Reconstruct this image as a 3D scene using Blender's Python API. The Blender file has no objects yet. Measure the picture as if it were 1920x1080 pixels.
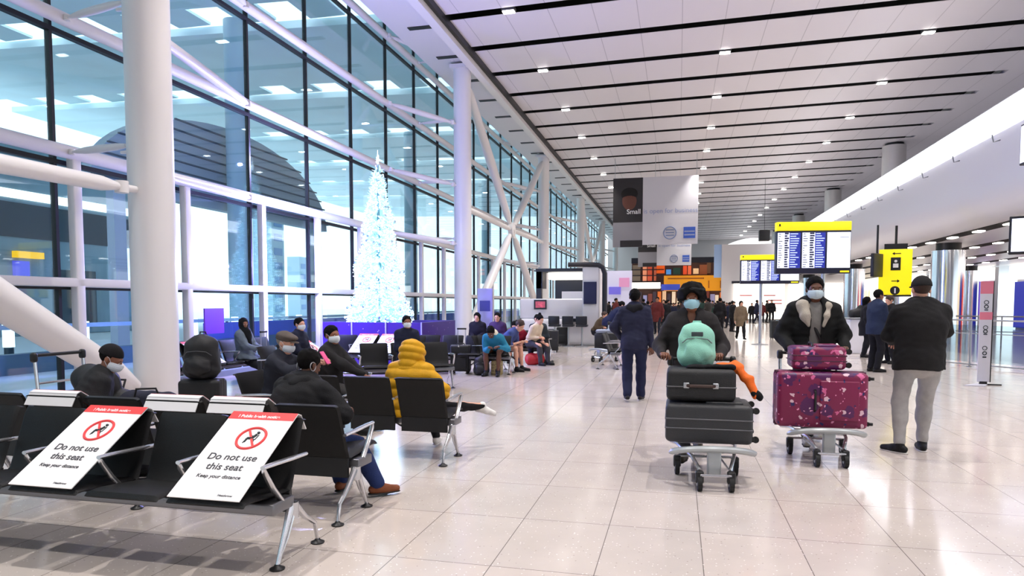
import bpy, math, random
import numpy as np
from mathutils import Vector, Matrix

# ------------------------------------------------------------------ camera, world, exposure
SC = bpy.context.scene
COL = SC.collection
F_PX, PITCH, EYE = 1280.0, math.radians(3.3), 1.52
YAW = math.radians(13.677)
PY = 569 + F_PX * math.tan(PITCH)
cam_d = bpy.data.cameras.new('camera')
cam_d.sensor_width = 36.0
cam_d.lens = F_PX / 1920 * 36
cam_d.shift_y = (PY - 540) / 1920
cam_d.clip_end = 600
cam = bpy.data.objects.new('camera', cam_d)
COL.objects.link(cam)
cam.location = (0, 0, EYE)
cam.rotation_euler = (math.pi / 2 - PITCH, 0, YAW)
SC.camera = cam
SC.view_settings.view_transform = 'Standard'
SC.view_settings.look = 'None'
SC.view_settings.exposure = 0.06
SC.view_settings.gamma = 1.0
SC.view_settings.use_curve_mapping = False
SC.cycles.use_denoising = True
SC.cycles.max_bounces = 8
SC.cycles.diffuse_bounces = 4
SC.cycles.glossy_bounces = 4
SC.cycles.transparent_max_bounces = 16
SC.cycles.sample_clamp_indirect = 6
SC.cycles.caustics_reflective = False
SC.cycles.caustics_refractive = False

world = bpy.data.worlds.new('sky')
SC.world = world
world.use_nodes = True
wb = world.node_tree.nodes['Background']
wb.inputs[0].default_value = (0.81, 0.935, 1.0, 1)
wb.inputs[1].default_value = 1.95

# pixel -> place in the hall
_R = np.array([math.cos(YAW), math.sin(YAW), 0.0])
_L = np.array([-math.sin(YAW), math.cos(YAW), 0.0])
_Fw = _L * math.cos(PITCH) + np.array([0, 0, -math.sin(PITCH)])
_U = np.cross(_R, _Fw)
def _ray(u, v): return _Fw + _R * (u - 960) / F_PX + _U * (PY - v) / F_PX
def ground(u, v, z=0.0):
    r = _ray(u, v); p = r * ((z - EYE) / r[2]); return (p[0], p[1], z)
def aty(u, v, y):
    r = _ray(u, v); p = r * (y / r[1]); return (p[0], y, p[2] + EYE)

# ------------------------------------------------------------------ materials
def lin(c):
    return tuple(((x / 255) / 12.92 if x / 255 <= 0.04045 else ((x / 255 + 0.055) / 1.055) ** 2.4) for x in c)
MATS = {}
def mat(name, rgb, rough=0.5, metal=0.0, emit=0.0, bump=0.0, bscale=60.0, vary=0.0, vscale=8.0, coat=0.0, spec=0.5, emit_rgb=None, sheen=0.0):
    if name in MATS: return MATS[name]
    m = bpy.data.materials.new(name); m.use_nodes = True
    nt = m.node_tree; b = nt.nodes['Principled BSDF']
    c = lin(rgb) + (1,)
    b.inputs['Base Color'].default_value = c
    b.inputs['Roughness'].default_value = rough
    b.inputs['Metallic'].default_value = metal
    b.inputs['Coat Weight'].default_value = coat
    b.inputs['Specular IOR Level'].default_value = spec
    b.inputs['Sheen Weight'].default_value = sheen
    if emit:
        b.inputs['Emission Color'].default_value = lin(emit_rgb or rgb) + (1,)
        b.inputs['Emission Strength'].default_value = emit
    tc = nt.nodes.new('ShaderNodeTexCoord')
    if bump:
        n = nt.nodes.new('ShaderNodeTexNoise'); n.inputs['Scale'].default_value = bscale
        n.inputs['Detail'].default_value = 3
        nt.links.new(tc.outputs['Object'], n.inputs['Vector'])
        bp = nt.nodes.new('ShaderNodeBump'); bp.inputs['Strength'].default_value = bump
        bp.inputs['Distance'].default_value = 0.01
        nt.links.new(n.outputs['Fac'], bp.inputs['Height']); nt.links.new(bp.outputs[0], b.inputs['Normal'])
    if vary:
        n = nt.nodes.new('ShaderNodeTexNoise'); n.inputs['Scale'].default_value = vscale
        n.inputs['Detail'].default_value = 4
        nt.links.new(tc.outputs['Object'], n.inputs['Vector'])
        mx = nt.nodes.new('ShaderNodeMix'); mx.data_type = 'RGBA'
        mr = nt.nodes.new('ShaderNodeMapRange'); mr.inputs[1].default_value = 0.35; mr.inputs[2].default_value = 0.65
        nt.links.new(n.outputs['Fac'], mr.inputs[0]); nt.links.new(mr.outputs[0], mx.inputs[0])
        mx.inputs[6].default_value = tuple(x * (1 - vary) for x in c[:3]) + (1,)
        mx.inputs[7].default_value = tuple(min(1, x * (1 + vary)) for x in c[:3]) + (1,)
        nt.links.new(mx.outputs[2], b.inputs['Base Color'])
    MATS[name] = m
    return m

def glass_mat(name, tint, gloss=1.0):
    m = bpy.data.materials.new(name); m.use_nodes = True
    nt = m.node_tree; nt.nodes.clear()
    out = nt.nodes.new('ShaderNodeOutputMaterial'); mx = nt.nodes.new('ShaderNodeMixShader')
    tr = nt.nodes.new('ShaderNodeBsdfTransparent'); tr.inputs[0].default_value = lin(tint) + (1,)
    gl = nt.nodes.new('ShaderNodeBsdfGlossy'); gl.inputs['Roughness'].default_value = 0.02
    gl.inputs['Color'].default_value = (0.85, 0.93, 1, 1)
    fr = nt.nodes.new('ShaderNodeLayerWeight'); fr.inputs['Blend'].default_value = 0.5
    pw = nt.nodes.new('ShaderNodeMath'); pw.operation = 'POWER'; pw.inputs[1].default_value = 3.5
    ml = nt.nodes.new('ShaderNodeMath'); ml.operation = 'MULTIPLY_ADD'; ml.inputs[1].default_value = 0.55 * gloss; ml.inputs[2].default_value = 0.03
    nt.links.new(fr.outputs['Facing'], pw.inputs[0]); nt.links.new(pw.outputs[0], ml.inputs[0]); nt.links.new(ml.outputs[0], mx.inputs[0])
    nt.links.new(tr.outputs[0], mx.inputs[1]); nt.links.new(gl.outputs[0], mx.inputs[2])
    nt.links.new(mx.outputs[0], out.inputs[0])
    MATS[name] = m
    return m

# ------------------------------------------------------------------ objects, parts
def tag(o, label=None, cat=None, group=None, kind=None):
    if label: o['label'] = label
    if cat: o['category'] = cat
    if group: o['group'] = group
    if kind: o['kind'] = kind
    return o
def empty(name, loc=(0, 0, 0), rz=0.0, label=None, cat=None, group=None, kind=None):
    o = bpy.data.objects.new(name, None); COL.objects.link(o)
    o.empty_display_size = 0.2
    o.location = loc; o.rotation_euler = (0, 0, rz)
    return tag(o, label, cat, group, kind)
def link_mesh(name, me, parent=None):
    o = bpy.data.objects.new(name, me); COL.objects.link(o)
    if parent is not None: o.parent = parent
    return o
def kids(o): return [c for c in bpy.data.objects if c.parent == o]
def copy_tree(o, parent=None, top=True):
    c = o.copy(); COL.objects.link(c)
    if not top: c.parent = parent
    for ch in list(o.children): copy_tree(ch, c, False)
    return c

class MB:
    """collects simple shapes into one mesh"""
    def __init__(s): s.v = []; s.f = []; s.mi = []; s.ms = []
    def _m(s, m):
        if m not in s.ms: s.ms.append(m)
        return s.ms.index(m)
    def add(s, vs, fs, m=None):
        b = len(s.v); s.v += [tuple(map(float, p)) for p in vs]
        k = s._m(m)
        for f in fs: s.f.append(tuple(b + i for i in f)); s.mi.append(k)
        return s
    def box(s, a, b, m=None, M=None):
        (x0, y0, z0), (x1, y1, z1) = a, b
        vs = [(x, y, z) for z in (z0, z1) for y in (y0, y1) for x in (x0, x1)]
        if M is not None: vs = [tuple(M @ Vector(p)) for p in vs]
        return s.add(vs, [(0, 2, 3, 1), (4, 5, 7, 6), (0, 1, 5, 4), (2, 6, 7, 3), (0, 4, 6, 2), (1, 3, 7, 5)], m)
    def rbox(s, a, b, r=0.02, m=None, M=None, n=3):
        """box with rounded edges all round (a rounded-rectangle stack)"""
        (x0, y0, z0), (x1, y1, z1) = a, b
        r = min(r, (x1 - x0) / 2.01, (y1 - y0) / 2.01, (z1 - z0) / 2.01)
        rings = []
        prof = [(math.sin(t), 1 - math.cos(t)) for t in [math.pi / 2 * i / n for i in range(n + 1)]]
        levels = [(z0 + r * (1 - math.cos(t)), r * (1 - math.sin(t))) for t in [math.pi / 2 * i / n for i in range(n + 1)]]
        levels += [(z1 - r * (1 - math.cos(t)), r * (1 - math.sin(t))) for t in [math.pi / 2 * (1 - i / n) for i in range(n + 1)]]
        vs = []
        for z, ins in levels:
            for cx, cy, a0 in ((x1 - r, y1 - r, 0), (x0 + r, y1 - r, 90), (x0 + r, y0 + r, 180), (x1 - r, y0 + r, 270)):
                for i in range(n + 1):
                    t = math.radians(a0 + 90 * i / n); q = r - ins
                    vs.append((cx + q * math.cos(t), cy + q * math.sin(t), z))
        k = 4 * (n + 1); L = len(levels)
        fs = []
        for j in range(L - 1):
            for i in range(k): fs.append((j * k + i, j * k + (i + 1) % k, (j + 1) * k + (i + 1) % k, (j + 1) * k + i))
        fs.append(tuple(range(k - 1, -1, -1))); fs.append(tuple((L - 1) * k + i for i in range(k)))
        if M is not None: vs = [tuple(M @ Vector(p)) for p in vs]
        return s.add(vs, fs, m)
    def cone(s, p0, p1, r0, r1, m=None, n=12, cap=True):
        p0, p1 = Vector(p0), Vector(p1); d = (p1 - p0)
        q = d.to_track_quat('Z', 'Y').to_matrix()
        vs = []
        for p, r in ((p0, r0), (p1, r1)):
            for i in range(n):
                t = 2 * math.pi * i / n
                vs.append(p + q @ Vector((r * math.cos(t), r * math.sin(t), 0)))
        fs = [(i, (i + 1) % n, n + (i + 1) % n, n + i) for i in range(n)]
        if cap: fs += [tuple(range(n - 1, -1, -1)), tuple(range(n, 2 * n))]
        return s.add(vs, fs, m)
    def tube(s, pts, r, m=None, n=8, flat=1.0):
        """a swept tube; r a number or a list"""
        pts = [Vector(p) for p in pts]; k = len(pts)
        rs = r if isinstance(r, (list, tuple)) else [r] * k
        vs = []; up = None
        for i in range(k):
            d = (pts[min(i + 1, k - 1)] - pts[max(i - 1, 0)]).normalized()
            if up is None:
                up = Vector((0, 0, 1)) if abs(d.z) < 0.9 else Vector((0, 1, 0))
            x = d.cross(up).normalized(); y = x.cross(d).normalized(); up = y
            for j in range(n):
                t = 2 * math.pi * j / n
                vs.append(pts[i] + (x * math.cos(t) + y * math.sin(t) * flat) * rs[i])
        fs = []
        for i in range(k - 1):
            for j in range(n): fs.append((i * n + j, i * n + (j + 1) % n, (i + 1) * n + (j + 1) % n, (i + 1) * n + j))
        fs += [tuple(range(n - 1, -1, -1)), tuple((k - 1) * n + j for j in range(n))]
        return s.add(vs, fs, m)
    def lathe(s, prof, c=(0, 0, 0), m=None, n=20):
        vs = []
        for r, z in prof:
            for i in range(n):
                t = 2 * math.pi * i / n; vs.append((c[0] + r * math.cos(t), c[1] + r * math.sin(t), c[2] + z))
        fs = []
        for j in range(len(prof) - 1):
            for i in range(n): fs.append((j * n + i, j * n + (i + 1) % n, (j + 1) * n + (i + 1) % n, (j + 1) * n + i))
        fs += [tuple(range(n - 1, -1, -1)), tuple((len(prof) - 1) * n + i for i in range(n))]
        return s.add(vs, fs, m)
    def prism(s, outline, d, m=None, M=None):
        """outline in local XY, thickness d along +Z, then matrix M"""
        k = len(outline)
        vs = [(x, y, 0) for x, y in outline] + [(x, y, d) for x, y in outline]
        fs = [tuple(range(k - 1, -1, -1)), tuple(range(k, 2 * k))] + [(i, (i + 1) % k, k + (i + 1) % k, k + i) for i in range(k)]
        if M is not None: vs = [tuple(M @ Vector(p)) for p in vs]
        return s.add(vs, fs, m)
    def ball(s, c, r, m=None, n=10, sc=(1, 1, 1)):
        prof = []
        vs = []
        for j in range(n + 1):
            t = math.pi * j / n
            for i in range(2 * n):
                a = math.pi * i / n
                vs.append((c[0] + r * sc[0] * max(math.sin(t), 1e-3) * math.cos(a), c[1] + r * sc[1] * max(math.sin(t), 1e-3) * math.sin(a), c[2] - r * sc[2] * math.cos(t)))
        k = 2 * n
        fs = [(j * k + i, j * k + (i + 1) % k, (j + 1) * k + (i + 1) % k, (j + 1) * k + i) for j in range(n) for i in range(k)]
        return s.add(vs, fs, m)
    def ring(s, c, R, r, M=None, m=None, n=28, k=6):
        vs = []
        for i in range(n):
            a = 2 * math.pi * i / n
            for j in range(k):
                b = 2 * math.pi * j / k
                p = Vector(((R + r * math.cos(b)) * math.cos(a), (R + r * math.cos(b)) * math.sin(a), r * math.sin(b)))
                if M is not None: p = M @ p
                vs.append(Vector(c) + p)
        fs = [(i * k + j, ((i + 1) % n) * k + j, ((i + 1) % n) * k + (j + 1) % k, i * k + (j + 1) % k) for i in range(n) for j in range(k)]
        return s.add(vs, fs, m)
    def build(s, name, m=None, parent=None, smooth=35):
        me = bpy.data.meshes.new(name); me.from_pydata(s.v, [], s.f)
        if s.ms == [None] or not s.ms: me.materials.append(m)
        else:
            for x in s.ms: me.materials.append(x if x is not None else m)
            me.polygons.foreach_set('material_index', s.mi)
        if smooth:
            me.polygons.foreach_set('use_smooth', [True] * len(me.polygons))
            me.set_sharp_from_angle(angle=math.radians(smooth))
        me.validate(); me.update()
        return link_mesh(name, me, parent)

def text_mesh(name, body, size, m, parent=None, M=None, align='CENTER', bold=0.0):
    cu = bpy.data.curves.new(name + '_c', 'FONT'); cu.body = body; cu.size = size; cu.align_x = align
    cu.extrude = 0.0006; cu.offset = bold
    t = bpy.data.objects.new(name + '_t', cu); COL.objects.link(t)
    bpy.context.view_layer.update()
    dg = bpy.context.evaluated_depsgraph_get()
    me = bpy.data.meshes.new_from_object(t.evaluated_get(dg)); me.name = name
    bpy.data.objects.remove(t)
    if M is not None: me.transform(M)
    me.materials.clear(); me.materials.append(m)
    return link_mesh(name, me, parent)

R90 = math.pi / 2
WHITE = mat('white_paint', (226, 222, 222), 0.45)
STEELW = mat('white_painted_steel', (232, 228, 226), 0.35)
BLACK = mat('black_trim', (14, 14, 16), 0.5)
BLACKP = mat('black_plastic', (22, 22, 24), 0.45)
ALU = mat('polished_aluminium', (205, 205, 208), 0.22, 0.9)
GALV = mat('brushed_steel', (180, 182, 186), 0.32, 1.0)
RUBBER = mat('rubber', (18, 18, 18), 0.7)

# ------------------------------------------------------------------ floor
def floor_mat():
    m = bpy.data.materials.new('terrazzo'); m.use_nodes = True
    nt = m.node_tree; b = nt.nodes['Principled BSDF']; N = nt.nodes.new; K = nt.links.new
    tc = N('ShaderNodeTexCoord')
    mp = N('ShaderNodeMapping'); K(tc.outputs['Object'], mp.inputs[0]); mp.inputs['Location'].default_value = (0.44, -0.14, 0)
    br = N('ShaderNodeTexBrick'); K(mp.outputs[0], br.inputs[0])
    br.offset = 0.0; br.inputs['Scale'].default_value = 1.0
    br.inputs['Brick Width'].default_value = 0.6; br.inputs['Row Height'].default_value = 0.9
    br.inputs['Mortar Size'].default_value = 0.0028; br.inputs['Mortar Smooth'].default_value = 0.1
    br.inputs['Color1'].default_value = lin((207, 195, 187)) + (1,)
    br.inputs['Color2'].default_value = lin((200, 190, 183)) + (1,)
    br.inputs['Mortar'].default_value = lin((120, 112, 108)) + (1,)
    vo = N('ShaderNodeTexVoronoi'); vo.inputs['Scale'].default_value = 42; K(tc.outputs['Object'], vo.inputs[0])
    r1 = N('ShaderNodeMapRange'); r1.inputs[1].default_value = 0.17; r1.inputs[2].default_value = 0.22; r1.inputs[3].default_value = 1; r1.inputs[4].default_value = 0
    K(vo.outputs['Distance'], r1.inputs[0])
    sp = N('ShaderNodeSeparateColor'); K(vo.outputs['Color'], sp.inputs[0])
    lt = N('ShaderNodeMath'); lt.operation = 'GREATER_THAN'; lt.inputs[1].default_value = 0.72; K(sp.outputs[0], lt.inputs[0])
    dk = N('ShaderNodeMath'); dk.operation = 'LESS_THAN'; dk.inputs[1].default_value = 0.10; K(sp.outputs[0], dk.inputs[0])
    a = N('ShaderNodeMath'); a.operation = 'MULTIPLY'; K(r1.outputs[0], a.inputs[0]); K(lt.outputs[0], a.inputs[1])
    a2 = N('ShaderNodeMath'); a2.operation = 'MULTIPLY'; K(r1.outputs[0], a2.inputs[0]); K(dk.outputs[0], a2.inputs[1])
    m1 = N('ShaderNodeMix'); m1.data_type = 'RGBA'; K(a.outputs[0], m1.inputs[0]); K(br.outputs[0], m1.inputs[6]); m1.inputs[7].default_value = lin((240, 236, 230)) + (1,)
    m2 = N('ShaderNodeMix'); m2.data_type = 'RGBA'; K(a2.outputs[0], m2.inputs[0]); K(m1.outputs[2], m2.inputs[6]); m2.inputs[7].default_value = lin((168, 156, 148)) + (1,)
    no = N('ShaderNodeTexNoise'); no.inputs['Scale'].default_value = 2.5; no.inputs['Detail'].default_value = 5; K(tc.outputs['Object'], no.inputs[0])
    m3 = N('ShaderNodeMix'); m3.data_type = 'RGBA'; m3.blend_type = 'MULTIPLY'; m3.inputs[0].default_value = 0.25
    K(m2.outputs[2], m3.inputs[6]); K(no.outputs['Color'], m3.inputs[7])
    rr = N('ShaderNodeMapRange'); rr.inputs[1].default_value = 0.3; rr.inputs[2].default_value = 0.7; rr.inputs[3].default_value = 0.93; rr.inputs[4].default_value = 1.03
    K(no.outputs['Fac'], rr.inputs[0])
    vm = N('ShaderNodeVectorMath'); vm.operation = 'SCALE'; K(m2.outputs[2], vm.inputs[0]); K(rr.outputs[0], vm.inputs['Scale'])
    K(vm.outputs[0], b.inputs['Base Color'])
    b.inputs['Roughness'].default_value = 0.13
    b.inputs['Specular IOR Level'].default_value = 0.75
    return m
f = MB().box((-9.6, -14, -0.2), (26, 98, 0)).build('floor', floor_mat(), smooth=0); tag(f, 'pale terrazzo floor of square tiles across the whole hall', kind='structure')

# ------------------------------------------------------------------ glazed wall on the left
GX = -9.47
GLASS = glass_mat('facade_glass', (240, 250, 253), 1.25)
MY = [8.75 + 2.5 * k for k in range(-8, 34)]
TR = [1.85, 3.85, 5.87, 7.97, 10.1, 12.2]
for i, y in enumerate(MY[:-1]):
    w = empty('window_%d' % (i + 1), (GX, y, 0), 0, kind='structure')
    w['label'] = 'tall glazed bay of the side wall between black mullions'
    MB().box((-0.012, 0.05, 0), (0.012, 2.45, 14.2)).build('pane', GLASS, w, smooth=0)
    MB().box((-0.04, -0.028, 0), (0.05, 0.028, 14.2)).build('mullion', BLACK, w, smooth=0)
    if y > 0: MB().rbox((0.10, 0.14, 0), (0.24, 0.30, 3.85), 0.02).build('post', STEELW, w)
for z in TR:
    tb = MB().tube([(GX + 0.22, -11, z + 0.02), (GX + 0.22, 92, z + 0.02)], 0.105, n=14) if z > 2 else MB().rbox((GX + 0.10, -11, z - 0.07), (GX + 0.24, 92, z + 0.07), 0.02)
    o = tb.build('beam', STEELW); tag(o, kind='structure'); o['label'] = 'white horizontal transom rail along the glazed wall'
    k = MB().box((GX - 0.04, -11, z - (0.16 if z > 2 else 0.11)), (GX + 0.06, 92, z - (0.09 if z > 2 else 0.07))).build('trim', BLACK, smooth=0); tag(k, kind='structure')
o = MB().box((GX - 0.1, -14, 0), (GX + 0.3, 92, 0.12)).build('baseboard_left', mat('plinth_grey', (120, 128, 136), 0.5), smooth=0); tag(o, kind='structure')

# ------------------------------------------------------------------ columns, struts and cross braces
PX = -7.4
PYS = [8.44 - 15, 8.44, 23.1, 37.9, 52.8, 67.8, 82.8]
def strut(mb, p0, p1, r=0.075, end=0.28):
    p0, p1 = Vector(p0), Vector(p1); d = (p1 - p0).normalized()
    L = (p1 - p0).length
    pts = [p0 + d * end, p0 + d * (end + 0.25), p0 + (p1 - p0) * 0.5, p1 - d * (end + 0.25), p1 - d * end]
    mb.tube(pts, [r * 0.55, r * 0.95, r * 1.1, r * 0.95, r * 0.55], n=12)
    for p, e in ((p0, 1), (p1, -1)):
        c = p + d * (end * 0.5 * e)
        mb.cone(c - Vector((0, 0, r * 0.75)), c + Vector((0, 0, r * 0.75)), r * 0.8, r * 0.8, n=12)
        mb.cone(p, p + d * (end * e), r * 0.42, r * 0.42, n=8)
for i, y in enumerate(PYS):
    c = empty('column', (PX, y, 0), 0, kind='structure'); c['label'] = 'tall round white steel column near the glazed wall'
    MB().cone((0, 0, 0), (0, 0, 9.72 if i > 1 else 11.6), 0.305, 0.305, n=40).build('shaft', STEELW, c)
    if i > 1: MB().box((-0.35, -0.35, 9.6), (0.6, 0.35, 9.72)).build('cap_plate', STEELW, c, smooth=0)
    gx = GX + 0.25 - PX
    for z in TR[1:5]:
        q = MB()
        strut(q, (-0.2, -0.05, z - 0.05), (gx, 0.35, z), 0.055, 0.22)
        q.box((-0.5, -0.02, z - 0.16), (0, 0.02, z - 0.12))
        q.build('tie_bar', STEELW, c)
        q = MB()
        if i == 1: strut(q, (-0.1, 0.25, z - 0.42), (gx, 5.05, z), 0.085)
        elif i > 1: strut(q, (-0.15, -0.25, z - 0.25), (gx, -2.35, z), 0.085)
        if q.v: q.build('diagonal_strut', STEELW, c)
def brace(y0, y1, ym, zm, ztop, rb=0.17):
    b = empty('cross_brace', (PX, ym, zm), 0, kind='structure'); b['label'] = 'white tubular cross brace between two columns'
    for yy, zz in ((y0 + 0.25, 0.25), (y1 - 0.25, 0.25), (y0 + 0.3, ztop), (y1 - 0.3, ztop)):
        e = Vector((0, yy - ym, zz - zm)); d = e.normalized()
        MB().tube([d * 0.5, d * 1.0, e * 0.5, e - d * 0.7, e - d * 0.2], [rb * 0.5, rb * 0.9, rb * 1.08, rb * 0.9, rb * 0.45], n=16).build('leg', STEELW, b)
    for yy in (y0 + 0.3, y1 - 0.3):
        e = Vector((0, yy - ym, 0.06)); d = e.normalized()
        MB().tube([d * 0.4, d * 0.8, e * 0.5, e - d * 0.6, e - d * 0.3], [0.05, 0.1, 0.115, 0.1, 0.05], n=12).cone(e - d * 0.35, e, 0.05, 0.05).cone(e - d * 0.25 - Vector((0, 0, .08)), e - d * 0.25 + Vector((0, 0, .08)), 0.09, 0.09).build('horizontal_strut', STEELW, b)
    q = MB(); q.cone((-0.10, 0, 0), (0.10, 0, 0), 0.34, 0.34, n=20)
    q.cone((-0.16, 0, 0), (0.16, 0, 0), 0.12, 0.12, n=16); q.build('hub', STEELW, b)
brace(PYS[0], PYS[1], 3.7, 3.05, 9.4, 0.2)
brace(PYS[2], PYS[3], 30.4, 4.85, 9.4)
brace(PYS[4], PYS[5], 60.3, 4.85, 9.4)

# ------------------------------------------------------------------ ceiling
CT = math.atan(0.3 / 18.4)
def cz(x): return 9.8 + (x + 6.7) * 0.3 / 18.4
def ceil_mat():
    m = bpy.data.materials.new('ceiling_panel'); m.use_nodes = True
    nt = m.node_tree; b = nt.nodes['Principled BSDF']; N = nt.nodes.new; K = nt.links.new
    tc = N('ShaderNodeTexCoord'); sp = N('ShaderNodeSeparateXYZ'); K(tc.outputs['Object'], sp.inputs[0])
    md = N('ShaderNodeMath'); md.operation = 'PINGPONG'; md.inputs[1].default_value = 0.62; K(sp.outputs[0], md.inputs[0])
    lt = N('ShaderNodeMath'); lt.operation = 'LESS_THAN'; lt.inputs[1].default_value = 0.012; K(md.outputs[0], lt.inputs[0])
    mx = N('ShaderNodeMix'); mx.data_type = 'RGBA'; K(lt.outputs[0], mx.inputs[0])
    mx.inputs[6].default_value = lin((226, 220, 222)) + (1,); mx.inputs[7].default_value = lin((190, 184, 186)) + (1,)
    K(mx.outputs[2], b.inputs['Base Color']); b.inputs['Roughness'].default_value = 0.4
    return m
CEIL = ceil_mat()
SY = [19.32 + 2.53 * k for k in range(-12, 31)]
XE, XR, SW = -6.62, 11.7, 0.42
q = MB()
def slab(mb, x0, x1, y0, y1, t=0.14, dz=0.0, m=None):
    vs = [(x, y, cz(x) + dz + h) for h in (0, t) for y in (y0, y1) for x in (x0, x1)]
    mb.add(vs, [(0, 2, 3, 1), (4, 5, 7, 6), (0, 1, 5, 4), (2, 6, 7, 3), (0, 4, 6, 2), (1, 3, 7, 5)], m)
for a, b in zip(SY[:-1], SY[1:]):
    slab(q, XE, XR, a + SW / 2, b - SW / 2, 0.012)
slab(q, XR, 26, SY[0], 96)
o = q.build('ceiling', CEIL, smooth=0); tag(o, 'pale panelled ceiling crossed by black slots', kind='structure')
q = MB(); slab(q, XE - 0.3, XR + 0.3, SY[0], 97, 0.1, 0.55)
o = q.build('ceiling', mat('slot_dark', (10, 10, 11), 0.9), smooth=0); tag(o, 'black void above the ceiling slots', kind='structure')
# edge beam and soffit along the columns
o = MB().box((-7.02, SY[0], 9.45), (-6.74, 96, 9.95)).build('beam', STEELW, smooth=0); tag(o, 'long white edge beam where ceiling meets the column line', kind='structure')
o = MB().box((-6.74, SY[0], 9.62), (-6.62, 96, 10.3)).build('trim', BLACK, smooth=0); tag(o, kind='structure')
q = MB()
q.box((-8.55, SY[0], 9.82), (-7.02, 96, 10.0))
for k in range(len(SY)):
    q.box((-8.05, SY[k] + 0.4, 9.80), (-7.2, SY[k] + 0.62, 9.83), BLACK)
q.box((-8.6, SY[0], 9.82), (-8.55, 96, 12.4))
o = q.build('ceiling', WHITE, smooth=0); tag(o, 'white soffit strip beside the edge beam', kind='structure')
o = MB().box((-9.6, SY[0], 14.2), (-8.5, 96, 14.4)).box((-9.6, SY[0], 12.4), (26, 96, 12.5)).build('roof', WHITE, smooth=0); tag(o, kind='structure')

LAMP = mat('lamp_lens', (255, 250, 244), 0.4, emit=14)
HOUS = mat('lamp_housing', (60, 60, 62), 0.5)
def lamp_power(j): return 0
root = None
for j, k in enumerate(range(-10, 30, 2)):
    y = 19.32 + 2.53 * k
    if y > 93: break
    for x in (-4.8, 1.4, 7.5):
        z = cz(x)
        if root is None:
            root = empty('ceiling_light', (x, y, z), 0)
            MB().rbox((-0.20, -0.13, -0.03), (0.20, 0.13, 0.09), 0.04).build('housing', HOUS, root)
            MB().rbox((-0.17, -0.10, -0.06), (0.17, 0.10, -0.025), 0.03).build('lens', LAMP, root)
            r = root
        else:
            r = copy_tree(root); r.location = (x, y, z)
        tag(r, 'small white downlight set in a black ceiling slot', 'ceiling light', 'downlights in the ceiling slots')
        if y < 62:
            ld = bpy.data.lights.get('downlight') or bpy.data.lights.new('downlight', 'SPOT')
            ld.energy = 1350; ld.spot_size = math.radians(84); ld.spot_blend = 0.8; ld.shadow_soft_size = 0.045; ld.color = (1.0, 0.955, 0.91)
            lo = bpy.data.objects.new('downlight_lamp', ld); COL.objects.link(lo); lo.location = (x, y, z - 0.12)
# ------------------------------------------------------------------ mezzanine on the right
MZ = 3.8
def profile_extrude(prof, y0, y1, m, name, label=None, kind='structure', n=2):
    mb = MB(); k = len(prof)
    vs = [(x, y0, z) for x, z in prof] + [(x, y1, z) for x, z in prof]
    fs = [(i, (i + 1) % k, k + (i + 1) % k, k + i) for i in range(k)] + [tuple(range(k - 1, -1, -1)), tuple(range(k, 2 * k))]
    mb.add(vs, fs)
    o = mb.build(name, m, smooth=40); tag(o, label, kind=kind); return o
FAS = mat('fascia_white', (232, 232, 238), 0.3)
prof = [(8.9, MZ)] + [(8.9 - 0.95 * math.sin(t), MZ + 0.95 * (1 - math.cos(t)) * 1.0) for t in [0.25, 0.5, 0.75, 1.0, 1.25, 1.57]]
prof += [(7.95, 5.9), (8.1, 6.0), (8.35, 6.0), (8.35, 4.6), (9.0, 4.4), (26, 4.4), (26, MZ)]
prof = prof[::-1]
profile_extrude(prof, -12, 95, FAS, 'wall_right', 'white curved bulkhead of the upper floor running down the hall')
o = MB().box((8.02, -12, 6.60), (8.50, 95, 6.72)).build('trim', mat('grey_rail', (170, 172, 180), 0.4), smooth=0); tag(o, kind='structure')
COVE = mat('cove_light', (250, 250, 255), 0.5, emit=3.6)
o = MB().box((7.84, -12, 6.06), (8.32, 95, 6.58)).build('light_trough', COVE, smooth=0)
tag(o, 'continuous bright light trough on top of the curved white bulkhead', 'light')
for i in range(16):
    y = 15 + i * 2.6
    o = MB().tube([(7.96, y, 5.70), (7.80, y, 5.66), (7.76, y, 5.84)], 0.02, n=6).build('clip', mat('clip_grey', (110, 112, 118), 0.5))
    tag(o, 'small metal clip on the face of the white bulkhead', 'clip', 'clips along the bulkhead')
# dark slots and small lamps under the mezzanine
SLOTM = mat('slot_dark')if 0 else MATS['slot_dark']
WARM = mat('soffit_lamp', (255, 246, 236), 0.4, emit=9)
rows = [8.9 + 2.45 * k for k in range(4)]
q = MB()
for k, x in enumerate(rows):
    q.box((x - 0.05, 8, MZ - 0.012), (x + 0.45, 90, MZ + 0.01))
o = q.build('trim', MATS['slot_dark'], smooth=0); tag(o, 'black slots in the soffit under the upper floor', kind='structure')
root = None
for k, x in enumerate(rows):
    for j in range(12):
        y = 16 + j * 2.1 + k * 0.8 + (4 * k)
        if root is None:
            root = MB().rbox((-0.12, -0.2, -0.04), (0.12, 0.2, 0.0), 0.03).build('soffit_light', WARM); r = root
        else: r = copy_tree(root)
        r.location = (x + 0.21, y, MZ - 0.012)
        tag(r, 'small white lamp in a black slot under the upper floor', 'ceiling light', 'lamps under the upper floor')
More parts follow.
